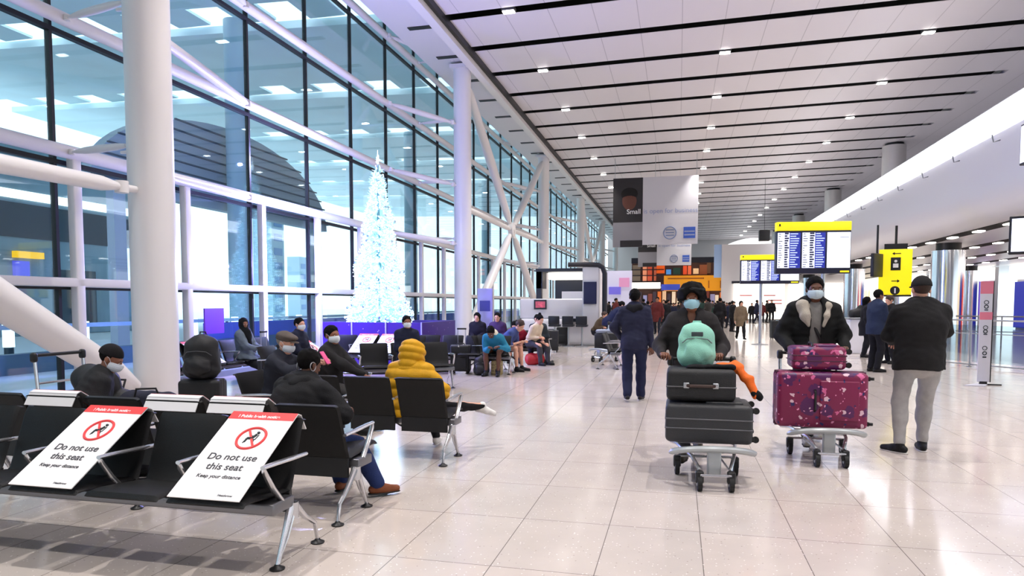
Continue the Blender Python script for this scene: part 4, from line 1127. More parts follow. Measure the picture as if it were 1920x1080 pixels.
def FM(ex, ey, ez, o):
    return Matrix(((ex[0], ey[0], ez[0], o[0]), (ex[1], ey[1], ez[1], o[1]), (ex[2], ey[2], ez[2], o[2]), (0, 0, 0, 1)))
def floral_mat():
    m = bpy.data.materials.new('floral_fabric'); m.use_nodes = True
    nt = m.node_tree; b = nt.nodes['Principled BSDF']; N = nt.nodes.new; K = nt.links.new
    tc = N('ShaderNodeTexCoord'); no = N('ShaderNodeTexNoise'); no.inputs['Scale'].default_value = 18; K(tc.outputs['Object'], no.inputs[0])
    va = N('ShaderNodeVectorMath'); va.operation = 'MULTIPLY_ADD'; K(no.outputs['Color'], va.inputs[0]); va.inputs[1].default_value = (0.07, 0.07, 0.07); K(tc.outputs['Object'], va.inputs[2])
    base = lin((126, 24, 72)) + (1,); prev = None
    for i, (sc, th, rgb, sel) in enumerate([(6, 0.42, (84, 20, 84), 0.40), (11, 0.26, (214, 100, 150), 0.62), (13, 0.22, (226, 190, 204), 0.74), (17, 0.2, (38, 34, 96), 0.70), (30, 0.2, (236, 150, 190), 0.78)]):
        vo = N('ShaderNodeTexVoronoi'); vo.inputs['Scale'].default_value = sc; K(va.outputs[0], vo.inputs['Vector'])
        a = N('ShaderNodeMath'); a.operation = 'LESS_THAN'; a.inputs[1].default_value = th * 1.3; K(vo.outputs['Distance'], a.inputs[0])
        s_ = N('ShaderNodeSeparateColor'); K(vo.outputs['Color'], s_.inputs[0])
        g = N('ShaderNodeMath'); g.operation = 'GREATER_THAN'; g.inputs[1].default_value = sel; K(s_.outputs[i % 3], g.inputs[0])
        mu = N('ShaderNodeMath'); mu.operation = 'MULTIPLY'; K(a.outputs[0], mu.inputs[0]); K(g.outputs[0], mu.inputs[1])
        mx = N('ShaderNodeMix'); mx.data_type = 'RGBA'; K(mu.outputs[0], mx.inputs[0]); mx.inputs[7].default_value = lin(rgb) + (1,)
        if prev is None: mx.inputs[6].default_value = base
        else: K(prev, mx.inputs[6])
        prev = mx.outputs[2]
    K(prev, b.inputs['Base Color']); b.inputs['Roughness'].default_value = 0.45
    return m
FLORAL = floral_mat()
MINT = mat('mint_canvas', (150, 214, 192), 0.8, bump=0.5, bscale=140, vary=0.06, vscale=12)
ORANGE = mat('orange_cloth', (244, 112, 34), 0.8, bump=0.4, bscale=100)
MIRRX = (-1, 0, 0)
# ---- first trolley, pushed by the woman
T1 = (0.265, 6.15, 0)
trolley(T1, 0.10, 'luggage trolley stacked with dark cases and a mint backpack')
suitcase('suitcase', 'large graphite suitcase lying flat at the bottom of the trolley load', 0.50, 0.33, 0.76, BAGG, (0, 0, 0), M=FM((0, 1, 0), (0, 0, -1), MIRRX, (T1[0] + 0.40, T1[1] - 0.02, 0.325 + 0.185)), seam=True)
c = suitcase('suitcase', 'smaller black case lying on the big graphite suitcase, handle to the front', 0.57, 0.27, 0.42, BAGK, (0, 0, 0), M=FM((1, 0, 0), (0, 0, 1), (0, -1, 0), (T1[0] - 0.07, T1[1] + 0.22, 0.69 + 0.135)), wheels=False, seam=False)
MB().tube([(-0.11, 0, 0.425), (-0.09, 0, 0.45), (0.09, 0, 0.45), (0.11, 0, 0.425)], 0.014).build('front_handle', mat('handle_brown', (60, 40, 34), 0.5), c)
for sx in (-1, 1): MB().rbox((sx * 0.12 - 0.025, -0.025, 0.40), (sx * 0.12 + 0.025, 0.025, 0.43), 0.008).build('clasp', GALV, c)
backpack('mint green backpack with a dark badge on top of the trolley load', 0.35, 0.17, 0.40, MINT, (T1[0] - 0.10, T1[1] + 0.14, 0.955), 0, -0.12, mat('badge_dark', (52, 62, 66), 0.6))
r = empty('draped_cloth', (T1[0] + 0.10, T1[1] + 0.02, 0.955), 0, 'orange and black garment draped over the right end of the black case', 'garment')
f = Field(); f.rc((0, 0, 0.03), (0.13, -0.02, 0.02), 0.05, 0.06, 0.03, (0, 0, 1), 0.6); f.rc((0.12, -0.02, 0.02), (0.23, -0.08, -0.10), 0.055, 0.05, 0.03, (1, 0, 0), 0.6); f.rc((0.23, -0.08, -0.10), (0.28, -0.10, -0.20), 0.05, 0.045, 0.03, (1, 0, 0), 0.6); f.noise(0.010, 50, 3)
field_obj('orange_cloth', f, 0.009, ORANGE, r)
f = Field(); f.rc((-0.25, -0.08, 0.015), (0.08, -0.06, 0.02), 0.045, 0.05, 0.03, (0, 0, 1), 0.55); f.rc((0.27, -0.11, -0.19), (0.31, -0.12, -0.235), 0.035, 0.03, 0.02); f.noise(0.008, 50, 5)
field_obj('black_trim', f, 0.009, cloth((22, 22, 24)), r)
# ---- second trolley, pushed by the man in the parka
T2 = (1.37, 7.25, 0)
trolley(T2, 0.06, 'luggage trolley stacked with burgundy floral suitcases')
suitcase('suitcase', 'large burgundy floral suitcase on its side at the front of the trolley', 0.53, 0.36, 0.86, FLORAL, (0, 0, 0), M=FM((0, 0, 1), (0, 1, 0), MIRRX, (T2[0] + 0.43, T2[1] - 0.10, 0.33 + 0.265)), trim=mat('burgundy_zip', (70, 16, 50), 0.5))
suitcase('suitcase', 'smaller burgundy floral suitcase on top of the large floral one', 0.36, 0.22, 0.54, FLORAL, (0, 0, 0), M=FM((0, 1, 0), (0, 0, -1), MIRRX, (T2[0] + 0.25, T2[1] - 0.02, 0.862 + 0.13)), trim=mat('burgundy_zip', (70, 16, 50), 0.5))
# ---- people in the foreground
def ph(info, key, side):
    pass
wx = aty(1296, 600, 6.88)[0]
def w_ex(i):
    hp_ = i['hp']
    MB().tube([hp_(-0.115, 0.0, 0.085), hp_(-0.080, 0.070, 0.094), hp_(0, 0.105, 0.098), hp_(0.080, 0.070, 0.094), hp_(0.115, 0.0, 0.085)], 0.016, n=10, flat=1.0).build('headband', cloth((40, 42, 44)), i['root'])
    f = Field(); s = i['s']
    q = MB().tube([tuple(i['nb'] + i['Ff'] * 0.135 - i['U'] * (0.10 + 0.05 * k)) for k in range(9)], 0.006, n=6); q.build('zip', GALV, i['root'])
    MB().rbox(tuple(i['chest'] + V(-0.17, -0.165, 0.02)), tuple(i['chest'] + V(0.17, -0.13, 0.09)), 0.02).build('chest_panel', cloth((30, 31, 33)), i['root']) if False else None
person('person', 'person with an afro and a blue face mask pushing the trolley with the mint backpack', (wx, 6.88, 0), 0, 1.72, 0.0075, lean=0.16, head_pitch=-0.08, skin=SKIN_W, build=1.08, pelvis=(0, 0, 0.90),
       hands=dict(a=(0.26, -0.27, 1.03), b=(-0.26, -0.27, 1.03)), elbows=dict(a=(0.40, 0.6, -0.5), b=(-0.40, 0.6, -0.5)), feet=dict(a=(0.08, 0.30, 0.13), b=(-0.05, -0.42, 0.09)), shoes=dict(rgb=(58, 50, 36)),
       top=dict(rgb=(48, 45, 46), g=0.03, hem=0.08, wr=0.007, wf=26, collar=0.02, vneck=1), legs=dict(rgb=(40, 40, 44)), hair='afro', mask=MASKB, extras=w_ex, curl=1.0,
       handdir=dict(a=((-0.15, -0.6, 0.15), (0, -0.2, -1)), b=((0.15, -0.6, 0.15), (0, -0.2, -1))))
mx_ = aty(1522, 600, 8.05)[0]
def m_ex(i):
    s = i['s']; U, Ff, Xs = i['U'], i['Ff'], i['Xs']
    f = Field()
    for e, w in ((-1, 1.0), (1, 0.55)):
        f.rc(i['nb'] + Xs * 0.06 * e - Ff * 0.05 + U * 0.04, i['nb'] + Xs * 0.125 * e + Ff * 0.06 + U * 0.0, 0.045, 0.055 * w + .01, 0.03)
        f.rc(i['nb'] + Xs * 0.125 * e + Ff * 0.06, i['nb'] + Xs * 0.105 * e + Ff * 0.135 - U * 0.10, 0.055 * w + .01, 0.05 * w, 0.03)
        f.rc(i['nb'] + Xs * 0.105 * e + Ff * 0.135 - U * 0.10, i['nb'] + Xs * 0.075 * e + Ff * 0.165 - U * 0.20, 0.05 * w, 0.018, 0.03)
    f.rc(i['nb'] - Xs * 0.07 - Ff * 0.07 + U * 0.03, i['nb'] + Xs * 0.07 - Ff * 0.07 + U * 0.03, 0.055, 0.055, 0.03); f.noise(0.003, 60, 2)
    field_obj('fleece_collar', f, 0.009, mat('cream_fleece', (190, 181, 166), 0.95, bump=1.0, bscale=120), i['top'])
    MB().tube([tuple(i['nb'] + Xs * -0.07 + Ff * 0.10 - U * 0.02), tuple(i['chest'] + Xs * -0.02 + Ff * 0.135), tuple(i['P'] + U * 0.16 + Xs * 0.07 + Ff * 0.15)], 0.016, n=8, flat=0.4).build('bag_strap', BLACKP, i['root'])
person('person', 'person in a black parka with cream collar pushing the floral suitcases', (mx_, 8.0, 0), 0, 1.84, 0.0075, lean=0.10, head_pitch=0.02, skin=SKIN_D, build=1.10, pelvis=(0, 0, 0.96),
       hands=dict(a=(0.27, -0.26, 1.04), b=(-0.27, -0.26, 1.04)), elbows=dict(a=(0.45, 0.6, -0.5), b=(-0.45, 0.6, -0.5)), feet=dict(a=(0.08, 0.20, 0.12), b=(-0.09, -0.38, 0.09)), shoes=dict(rgb=(170, 168, 160)),
       top=dict(rgb=(26, 27, 27), g=0.045, hem=0.12, wr=0.010, wf=22, open=(134, 132, 128), name='parka', collar=0.0), legs=dict(rgb=(48, 50, 56)), hair='short', mask=mat('pale_mask', (204, 224, 232), 0.8, bump=0.3, bscale=120), extras=m_ex, curl=1.0,
       handdir=dict(a=((-0.15, -0.6, 0.15), (0, -0.2, -1)), b=((0.15, -0.6, 0.15), (0, -0.2, -1))))
g = ground(1717, 849)
person('person', 'person in a black jacket, dark cap and grey joggers standing with back turned', (g[0], g[1], 0), PI + 0.10, 1.80, 0.0085, lean=-0.02, head_yaw=0.0, head_pitch=0.12, skin=SKIN_L, build=1.22,
       hands=dict(a=(0.12, -0.36, 1.12), b=(-0.16, -0.34, 1.10)), elbows=dict(a=(0.6, 0.4, -0.7), b=(-1, 0.2, 0.05)), feet=dict(a=(0.17, 0.03, 0.09), b=(-0.10, -0.10, 0.09)), shoes=dict(rgb=(20, 20, 22), sole='shoe_sole', dira=(0.75, -1, 0)),
       top=dict(rgb=(30, 29, 30), g=0.032, hem=0.10, wr=0.007, wf=24, caprgb=(34, 33, 34)), legs=dict(rgb=(168, 166, 164), g=0.014, flare=0.0, name='joggers', wr=0.006, end=0.92), hair='cap', hairm=HAIRB)
g = ground(1188, 752)
person('person', 'person in a navy tracksuit walking away past the trolleys', (g[0], g[1], 0), PI, 1.76, 0.0095, lean=0.05, skin=SKIN_D, build=1.08,
       hands=dict(a=(0.22, -0.16, 0.98), b=(-0.26, 0.02, 0.86)), elbows=dict(a=(0.8, 0.7, -0.2), b=(-0.9, 0.6, -0.2)), feet=dict(a=(0.09, 0.13, 0.12), b=(-0.10, -0.12, 0.09)), shoes=dict(rgb=(40, 36, 40), sole='shoe_sole'),
       top=dict(rgb=(38, 40, 62), g=0.026, hem=0.12, hood='down', hrgb=(24, 24, 30), collar=0.05), legs=dict(rgb=(34, 38, 66), g=0.02, flare=0.012), hair='short')
def seated(bk, i, label, rz_off=0.0, y=0.0, **k):
    loc, rz = BENCH[bk]; p = on_bench(loc, rz, i)
    k.setdefault('pelvis', (0, 0.09 + y, 0.535)); k.setdefault('lean', 0.1)
    return person('person', label, p, rz + rz_off, k.pop('H', 1.72), k.pop('h', 0.010), sit=True, **k)
# ---- travellers on the near seats
def hoop(i):
    hp_ = i['hp']; s = i['s']
    Mx = Matrix.Rotation(R90, 4, 'Y')
    MB().ring(tuple(hp_(0.088, -0.03, -0.02)), 0.034, 0.004, Mx).ring(tuple(hp_(-0.088, -0.03, -0.02)), 0.034, 0.004, Mx).build('hoop_earrings', GALV, i['root'])
seated('B', 5, 'seated person in black hoodie and blue jeans seen from behind on the second row', H=1.62, h=0.008, pelvis=(0.36, 0.04, 0.45), lean=0.38, head_yaw=-0.25, head_pitch=0.05, skin=SKIN_D, build=1.24, rz_off=-0.12,
       hands=dict(a=(0.38, -0.36, 0.66), b=(0.10, -0.34, 0.66)), elbows=dict(a=(0.7, 0.6, -0.5), b=(-0.8, 0.6, -0.5)), feet=dict(a=(0.14, -0.30, 0.10), b=(-0.20, -0.30, 0.10)), knees=dict(b=(-0.35, -0.6, 1)), shoes=dict(rgb=(120, 66, 38), dirb=(-0.9, -1, 0)),
       top=dict(rgb=(26, 26, 28), g=0.034, hem=0.02, hood='down', wr=0.009, wf=24), legs=dict(rgb=(34, 48, 92), g=0.018, name='jeans'), hair='short', extras=hoop)
def phone(i):
    p = (i['wa'] + i['wb']) / 2 + V(0, -0.07, 0.03)
    MB().rbox((-0.036, -0.005, -0.075), (0.036, 0.005, 0.075), 0.004, M=Matrix.Translation(p) @ Matrix.Rotation(-0.7, 4, 'X')).build('phone', BLACKP, i['root'])
seated('B', 2, 'hunched person in black jacket and dark hat left of the nearest column', H=1.62, h=0.0085, pelvis=(0.58, 0.46, 0.46), lean=0.34, head_yaw=-0.35, head_pitch=0.32, skin=SKIN_M, build=1.05, rz_off=-0.75,
       hands=dict(a=(0.64, 0.12, 0.62), b=(0.50, 0.10, 0.62)), feet=dict(a=(0.68, 0.0, 0.10), b=(0.46, 0.0, 0.10)), top=dict(rgb=(38, 38, 40), g=0.03, hem=0.02, caprgb=(24, 23, 25)), legs=dict(rgb=(34, 34, 40)), hair='beanie', mask=MASKW)
seated('C', 2, 'person in a yellow puffer jacket with the hood up, legs crossed, back turned', H=1.52, h=0.008, pelvis=(0.27, 0.0, 0.42), lean=0.20, head_pitch=0.18, head_yaw=-0.1, skin=SKIN_L, build=1.18, rz_off=-0.06,
       hands=dict(a=(0.35, -0.26, 0.62), b=(0.08, -0.26, 0.62)), elbows=dict(a=(0.9, 0.5, -0.5), b=(-0.9, 0.5, -0.5)), feet=dict(a=(0.12, -0.38, 0.10), b=(-0.36, -0.52, 0.44)), knees=dict(b=(-0.3, -0.2, 1)),
       shoes=dict(rgb=(228, 226, 222), sole='shoe_sole', dirb=(-0.9, -0.5, -0.3)), top=dict(rgb=(206, 152, 14), g=0.05, hem=0.05, hood='up', ridge=0.105, wr=0.003, wf=18, name='puffer_jacket', skirt=0.35, rough=0.55), legs=dict(rgb=(26, 26, 30), g=0.006), hair=None)
seated('E', 3, 'person in a grey flat cap and white mask holding a pink phone', H=1.56, h=0.0095, lean=0.18, head_pitch=0.15, skin=SKIN_L, hands=dict(a=(0.12, -0.42, 0.92), b=(-0.06, -0.42, 0.92)), pelvis=(0, 0.06, 0.52),
       top=dict(rgb=(40, 42, 52), g=0.032, hem=0.02, caprgb=(96, 86, 80)), legs=dict(rgb=(40, 42, 50)), hair='flatcap', hairm=mat('hair_grey', (150, 140, 130), 0.7), mask=MASKW, curl=0.9,
       extras=lambda i: MB().rbox((-0.038, -0.005, -0.075), (0.038, 0.005, 0.075), 0.004, M=Matrix.Translation(V(0.03, -0.50, 0.97)) @ Matrix.Rotation(-0.6, 4, 'X')).build('phone', mat('pink_phone', (236, 90, 150), 0.4), i['root']))
seated('E', 1, 'person in black jacket with dark hair, beard and white mask on side on seats', H=1.60, h=0.0095, lean=0.02, head_pitch=0.0, head_yaw=-0.35, skin=SKIN_M, build=1.05, pelvis=(0, 0.02, 0.52),
       hands=dict(a=(0.05, -0.42, 0.66), b=(-0.02, -0.42, 0.68)), top=dict(rgb=(34, 33, 34), g=0.032, hem=0.02), legs=dict(rgb=(70, 68, 68)), hair='short', mask=MASKW)
seated('F', 1, 'person with dark hair and white mask seated before the blue lit glass', H=1.60, lean=0.05, head_yaw=-0.2, skin=SKIN_L, top=dict(rgb=(30, 34, 52), g=0.03, hem=0.02), legs=dict(rgb=(30, 32, 44)), hair='short', mask=MASKW)
seated('G', 2, 'person in a black headscarf and long grey coat by the glazed wall', H=1.60, lean=0.0, head_yaw=-0.5, skin=SKIN_M, pelvis=(0, -0.02, 0.50), feet=dict(a=(0.10, -0.78, 0.10), b=(-0.05, -0.72, 0.10)), hands=dict(a=(0.08, -0.36, 0.66), b=(-0.02, -0.36, 0.66)),
       top=dict(rgb=(104, 116, 126), g=0.035, hem=0.04, name='coat', skirt=0.6), legs=dict(rgb=(26, 26, 30)), hair='hijab', hairm=cloth((18, 18, 20)), shoes=dict(rgb=(70, 64, 58), sole='shoe_sole'))
put_bench('M', 3, (-3.92, 11.62, 0), 0.55, 'short row of seats under the masked person before the purple box')
seated('M', 1, 'person in dark coat and white mask seated in front of the purple box', H=1.64, h=0.0095, pelvis=(0, 0.06, 0.55), lean=0.02, head_yaw=0.1, skin=SKIN_M, top=dict(rgb=(28, 32, 52), g=0.03, hem=0.02), legs=dict(rgb=(28, 30, 40)), hair='short', mask=MASKW)
# ---- the far group around the dark suitcase
g = ground(918, 688)
seated('J', 0, 'person in teal and cream jacket slumped forward over a tray, far seats', H=1.74, h=0.0115, lean=0.95, head_pitch=0.3, skin=SKIN_D, hands=dict(a=(0.20, -0.50, 0.62), b=(-0.02, -0.52, 0.60)), top=dict(rgb=(40, 120, 150), g=0.03, hem=0.02), legs=dict(rgb=(26, 28, 40)), hair='short',
       extras=lambda i: field_obj('cream_vest', (lambda f: f.rc(i['P'] + i['U'] * 0.15 - i['Ff'] * 0.06, i['nb'] - i['Ff'] * 0.05, 0.13, 0.12, 0.03))(Field()), 0.014, cloth((226, 218, 196)), i['root']))
put_bench('N', 2, (aty(950, 640, 14.9)[0] - 0.1, 15.2, 0), E2 - 0.15, 'far seats under the person in blue shirt and shorts')
seated('N', 0, 'person in a blue shirt and shorts leaning forward, bare legs, beside a red bag', H=1.78, h=0.0115, pelvis=(0, 0.02, 0.52), lean=0.75, head_pitch=0.2, skin=SKIN_L, hands=dict(a=(0.10, -0.50, 0.66), b=(-0.10, -0.50, 0.66)), top=dict(rgb=(64, 78, 130), g=0.02, hem=0.02, sleeve=0.3), legs=dict(rgb=(56, 50, 60), g=0.02, end=0.02, name='shorts'), hair='short', hairm=HAIRB)
person('person', 'person in cream top with dark hair behind the person in shorts', aty(1000, 640, 16.6)[:2] + (0,), E2 - 0.5, 1.66, 0.012, sit=True, pelvis=(0, 0.08, 0.54), lean=0.45, head_pitch=0.1, skin=SKIN_L, top=dict(rgb=(214, 196, 170), g=0.02, hem=0.02), legs=dict(rgb=(60, 60, 66)), hair='bun', hairm=HAIRK)
for (u, i, l, rgb, hr) in ((0, 3, 'dark clothed person with long hair on the farthest row behind the suitcase', (28, 26, 36), 'long'), (0, 2, 'person in purple jumper on the farthest row behind the suitcase', (70, 50, 90), 'short'), (0, 1, 'person in a red coat slumped sideways on the farthest row', (150, 34, 54), 'short')):
    seated('K', i, l, H=1.66, h=0.014, lean=0.25 if i != 1 else 0.9, skin=SKIN_L, top=dict(rgb=rgb, g=0.03, hem=0.02), legs=dict(rgb=(30, 30, 40)), hair=hr)
seated('K', 0, 'person with dark hair and grey top at the right end of the farthest row', H=1.7, h=0.014, lean=0.5, skin=SKIN_L, top=dict(rgb=(52, 60, 66), g=0.03, hem=0.02), legs=dict(rgb=(30, 30, 40)), hair='short')
suitcase('suitcase', 'tall dark suitcase with raised handle standing before the far seats', 0.42, 0.28, 0.62, BAGK, ground(864, 700), 0.1, handle_up=0.34)
backpack('black backpack on the floor beside the tan bag', 0.36, 0.24, 0.44, BAGK, ground(903, 703), 0.2)
r = empty('shopping_bag', ground(932, 702), 0.1, 'small tan printed bag on the floor beside the black backpack', 'bag')
MB().rbox((-0.12, -0.07, 0), (0.12, 0.07, 0.30), 0.02).build('bag_body', mat('tan_print', (176, 158, 112), 0.7, vary=0.4, vscale=30), r)
MB().tube([(-0.06, -0.07, 0.29), (-0.05, -0.075, 0.38), (0.05, -0.075, 0.38), (0.06, -0.07, 0.29)], 0.007, n=6).build('handle', BLACKP, r)
r = empty('red_bag', ground(1008, 684), 0.3, 'crumpled red and black bag on the floor near bare legs', 'bag')
f = Field(); f.rc((-0.2, 0, 0.12), (0.05, 0, 0.16), 0.13, 0.15, 0.05); f.noise(0.02, 16, 3); f.cut((0, 0, 0), (0, 0, -1)); field_obj('bag_body', f, 0.014, mat('red_nylon', (176, 24, 34), 0.5, bump=0.5, bscale=40), r)
f = Field(); f.rc((0.1, -0.02, 0.07), (0.34, -0.05, 0.04), 0.10, 0.05, 0.05); f.noise(0.012, 20, 5); f.cut((0, 0, 0), (0, 0, -1)); field_obj('black_flap', f, 0.014, BAGK, r)
notice_x = None
suitcase('suitcase', 'black suitcase standing in front of the white kiosk', 0.46, 0.30, 0.68, BAGK, ground(1033, 660), 0.2, handle_up=0.0)
suitcase('suitcase', 'second black suitcase farther back in front of the white kiosk', 0.42, 0.28, 0.66, BAGK, ground(1055, 647), -0.1, handle_up=0.0)
suitcase('suitcase', 'slim suitcase with a tall raised handle before the blue lit glass', 0.38, 0.25, 0.55, BAGK, ground(505, 726), E2, handle_up=0.45)
c = suitcase('suitcase', 'black suitcase right of the nearest column under a black rucksack', 0.48, 0.30, 0.62, BAGK, (-5.5, 7.0, 0), 0.3)
backpack('black rucksack sitting on the suitcase right of the nearest column', 0.44, 0.28, 0.54, BAGK, (-5.5, 7.0, 0.63), 0.3)
# ---- trolley behind the hunched person
g = (-5.75, 5.75, 0)
trolley(g, E2, 'luggage trolley with a black holdall behind the hunched person')
r = empty('holdall', (g[0] + 0.02, g[1], 0.30), E2, 'black holdall on the trolley behind the hunched person', 'bag')
f = Field(); f.rc((0, -0.25, 0.17), (0, 0.25, 0.17), 0.17, 0.17, 0.05); f.rc((-0.08, -0.12, 0.42), (0.04, 0.18, 0.44), 0.15, 0.16, 0.05); f.noise(0.012, 24, 8); f.cut((0, 0, 0), (0, 0, -1)); field_obj('bag_body', f, 0.012, BAGK, r)
MB().tube([(0.15, -0.12, 0.3), (0.22, -0.1, 0.42), (0.22, 0.1, 0.42), (0.15, 0.12, 0.3)], 0.012, n=8).build('handle', BAGK, r)
r = empty('duffel_bag', (-4.45, 4.95, 0.50), 0.5, 'dark duffel bag on the seat beside the hunched person', 'bag')
f = Field(); f.rc((-0.10, 0, 0.14), (0.16, 0, 0.13), 0.13, 0.12, 0.05); f.noise(0.012, 24, 3); f.cut((0, 0, 0), (0, 0, -1)); field_obj('bag_body', f, 0.012, cloth((40, 42, 56)), r)
MB().tube([(-0.08, -0.1, 0.2), (-0.05, -0.13, 0.30), (0.1, -0.13, 0.30), (0.13, -0.1, 0.2)], 0.01, n=8).build('handle', BAGK, r)

# ---- standing people on the right
g = ground(1640, 697)
person('person', 'person in a navy jacket standing in front of the yellow sign', (g[0], g[1], 0), PI * 0.62, 1.84, 0.0115, head_pitch=0.1, skin=SKIN_M, build=1.15, hands=dict(a=(0.15, -0.3, 1.1), b=(-0.1, -0.33, 1.1)), top=dict(rgb=(34, 44, 68), g=0.03, hem=0.14), legs=dict(rgb=(22, 22, 28), g=0.02), hair='short')
g = ground(1628, 672)
person('person', 'person in dark clothes half hidden behind the one in navy', (g[0], g[1] + 0.4, 0), PI * 0.45, 1.72, 0.0125, skin=SKIN_M, top=dict(rgb=(24, 24, 32), g=0.04, hem=0.30, name='coat'), legs=dict(rgb=(22, 22, 28)), hair='long')
g = ground(1668, 682)
person('person', 'person in black beside the yellow sign, behind the cap wearer', (g[0], g[1], 0), -1.2, 1.74, 0.0125, head_pitch=0.3, skin=SKIN_L, build=1.05, top=dict(rgb=(22, 22, 26), g=0.03, hem=0.2), legs=dict(rgb=(22, 22, 28)), hair='short', hairm=HAIRB)
# ---- people near the kiosk
g = ground(1112, 654)
person('person', 'person in a brown jacket bent forward on seats beside the trolley', (g[0], g[1] + 1.2, 0), E2 - 0.3, 1.7, 0.0125, sit=True, pelvis=(0, 0.08, 0.54), lean=0.55, skin=SKIN_L, top=dict(rgb=(86, 72, 58), g=0.03, hem=0.02), legs=dict(rgb=(40, 40, 46)), hair='short', hairm=HAIRB)
g = ground(1145, 660)
person('person', 'person in navy leaning over behind the tracksuit walker', (g[0], g[1] + 0.9, 0), 1.9, 1.8, 0.0125, lean=0.75, pelvis=(0, 0.2, 0.93), skin=SKIN_L, hands=dict(a=(0.15, -0.55, 0.9), b=(-0.15, -0.55, 0.9)), top=dict(rgb=(30, 36, 66), g=0.03, hem=0.12), legs=dict(rgb=(24, 26, 40)), hair='short')
g = ground(1138, 677)
trolley((g[0], g[1], 0), -0.5, 'parked luggage trolley with a black case beside the tracksuit walker')
suitcase('suitcase', 'black case lying across the parked trolley beside the tracksuit walker', 0.42, 0.26, 0.66, BAGK, (0, 0, 0), M=FM((0, 0, 1), (0, 1, 0), MIRRX, (g[0] + 0.33, g[1] + 0.05, 0.30 + 0.21)))
suitcase('suitcase', 'silver topped case on the parked trolley behind the tracksuit walker', 0.34, 0.10, 0.60, mat('pale_case', (150, 160, 172), 0.4), (0, 0, 0), M=FM((0, 1, 0), (0, 0, -1), MIRRX, (g[0] + 0.30, g[1] + 0.1, 0.735 + 0.05)), wheels=False)
# ---- far crowd: a few figures, each copied
def far_figure(k, rgb, lrgb, hair, pose):
    g_ = dict(a=(0.10, -0.22, 0.10), b=(-0.10, 0.22, 0.12)) if pose else {}
    return person('person', 'x', (0, 0, -50), 0, 1.72, 0.020, skin=(SKIN_L, SKIN_M)[k % 2], feet=g_, top=dict(rgb=rgb, g=0.035, hem=0.12 + 0.1 * (k % 3)), legs=dict(rgb=lrgb), hair=hair, build=1.05)['root']
protos = [far_figure(0, (24, 24, 28), (24, 24, 30), 'short', 0), far_figure(1, (30, 34, 56), (26, 28, 40), 'short', 1), far_figure(2, (120, 104, 84), (24, 22, 26), 'long', 1), far_figure(3, (60, 56, 54), (40, 44, 60), 'short', 0), far_figure(4, (44, 66, 60), (30, 30, 34), 'long', 0), far_figure(5, (96, 40, 40), (30, 32, 44), 'short', 1)]
kinds = ['black jacket', 'navy jacket', 'beige coat', 'grey brown jacket', 'dark green top', 'dark red top']
used = [False] * 6; placed = []
random.seed(11)
crowd = [(2, 1388, 637, 0.2, 'person in a beige coat walking, feet apart, in front of the distant crowd'),
         (0, 1409, 600, 0, 'small black figure right of the beige coat, before the white lit wall'), (0, 1437, 604, 1.5, 'small black figure behind the grey post of the far flight board'), (0, 1372, 622, 2.0, 'black clad person close behind the beige coat')]
px = [(1206, 616), (1214, 622), (1196, 612), (1349, 626), (1342, 620), (1368, 616), (1154, 620), (1248, 622), (1327, 618), (1376, 612), (1266, 610), (1128, 610), (1136, 604), (1150, 612), (1168, 610), (1222, 618), (1232, 628), (1244, 612), (1258, 606), (1240, 600), (1216, 603), (1262, 616), (1330, 612), (1340, 606), (1348, 618), (1356, 610), (1362, 604), (1352, 600), (1366, 612), (1336, 600), (1228, 606), (1160, 600), (1180, 598), (1272, 602), (1318, 602), (1418, 592), (1428, 593), (1446, 598), (1124, 596), (1142, 598), (1252, 596), (1344, 594)]
for j, (u, v) in enumerate(px): crowd.append(([0, 1, 3, 0, 4, 1, 5, 0, 3, 0][j % 10], u, v, random.random() * 6.28, None))
for k, u, v, rz, lab in crowd:
    v = max(v, 605 + (u % 3))
    if not used[k]: r = protos[k]; used[k] = True
    else: r = copy_tree(protos[k])
    g = list(ground(u, v))
    while any((g[0] - a) ** 2 + (g[1] - b) ** 2 < 0.55 for a, b in placed): g[1] -= 0.45; g[0] *= (g[1] / (g[1] + 0.45))
    placed.append((g[0], g[1])); sc_ = random.uniform(0.9, 1.08); r.scale = (sc_, sc_, sc_)
    r.location = (g[0], g[1], 0); r.rotation_euler = (0, 0, rz)
    r['label'] = lab or 'distant person in a %s standing in the crowd before the far shops' % kinds[k]
    r['group'] = 'distant crowd'
# ------------------------------------------------------------------ the lit tree and its box
PURP = bpy.data.materials.new('purple_panel'); PURP.use_nodes = True
def _purp():
    nt = PURP.node_tree; b = nt.nodes['Principled BSDF']; N = nt.nodes.new; K = nt.links.new
    tc = N('ShaderNodeTexCoord'); vo = N('ShaderNodeTexVoronoi'); vo.inputs['Scale'].default_value = 7; K(tc.outputs['Object'], vo.inputs['Vector'])
    lt = N('ShaderNodeMath'); lt.operation = 'LESS_THAN'; lt.inputs[1].default_value = 0.10; K(vo.outputs['Distance'], lt.inputs[0])
    mx = N('ShaderNodeMix'); mx.data_type = 'RGBA'; K(lt.outputs[0], mx.inputs[0]); mx.inputs[6].default_value = lin((62, 30, 128)) + (1,); mx.inputs[7].default_value = lin((176, 150, 220)) + (1,)
    K(mx.outputs[2], b.inputs['Base Color']); b.inputs['Roughness'].default_value = 0.35
_purp(); MATS['purple_panel'] = PURP
bx = empty('tree_planter_box', (-7.25, 16.6, 0), 0, 'purple printed box around the foot of the lit tree', 'planter box')
for (a, b) in (((-1.35, -1.25, 0), (1.3, -1.17, 1.06)), ((-1.35, 1.17, 0), (1.3, 1.25, 1.06)), ((-1.35, -1.17, 0), (-1.27, 1.17, 1.06)), ((1.22, -1.17, 0), (1.3, 1.17, 1.06))):
    MB().box(a, b).build('side_panel', PURP, bx, smooth=0)
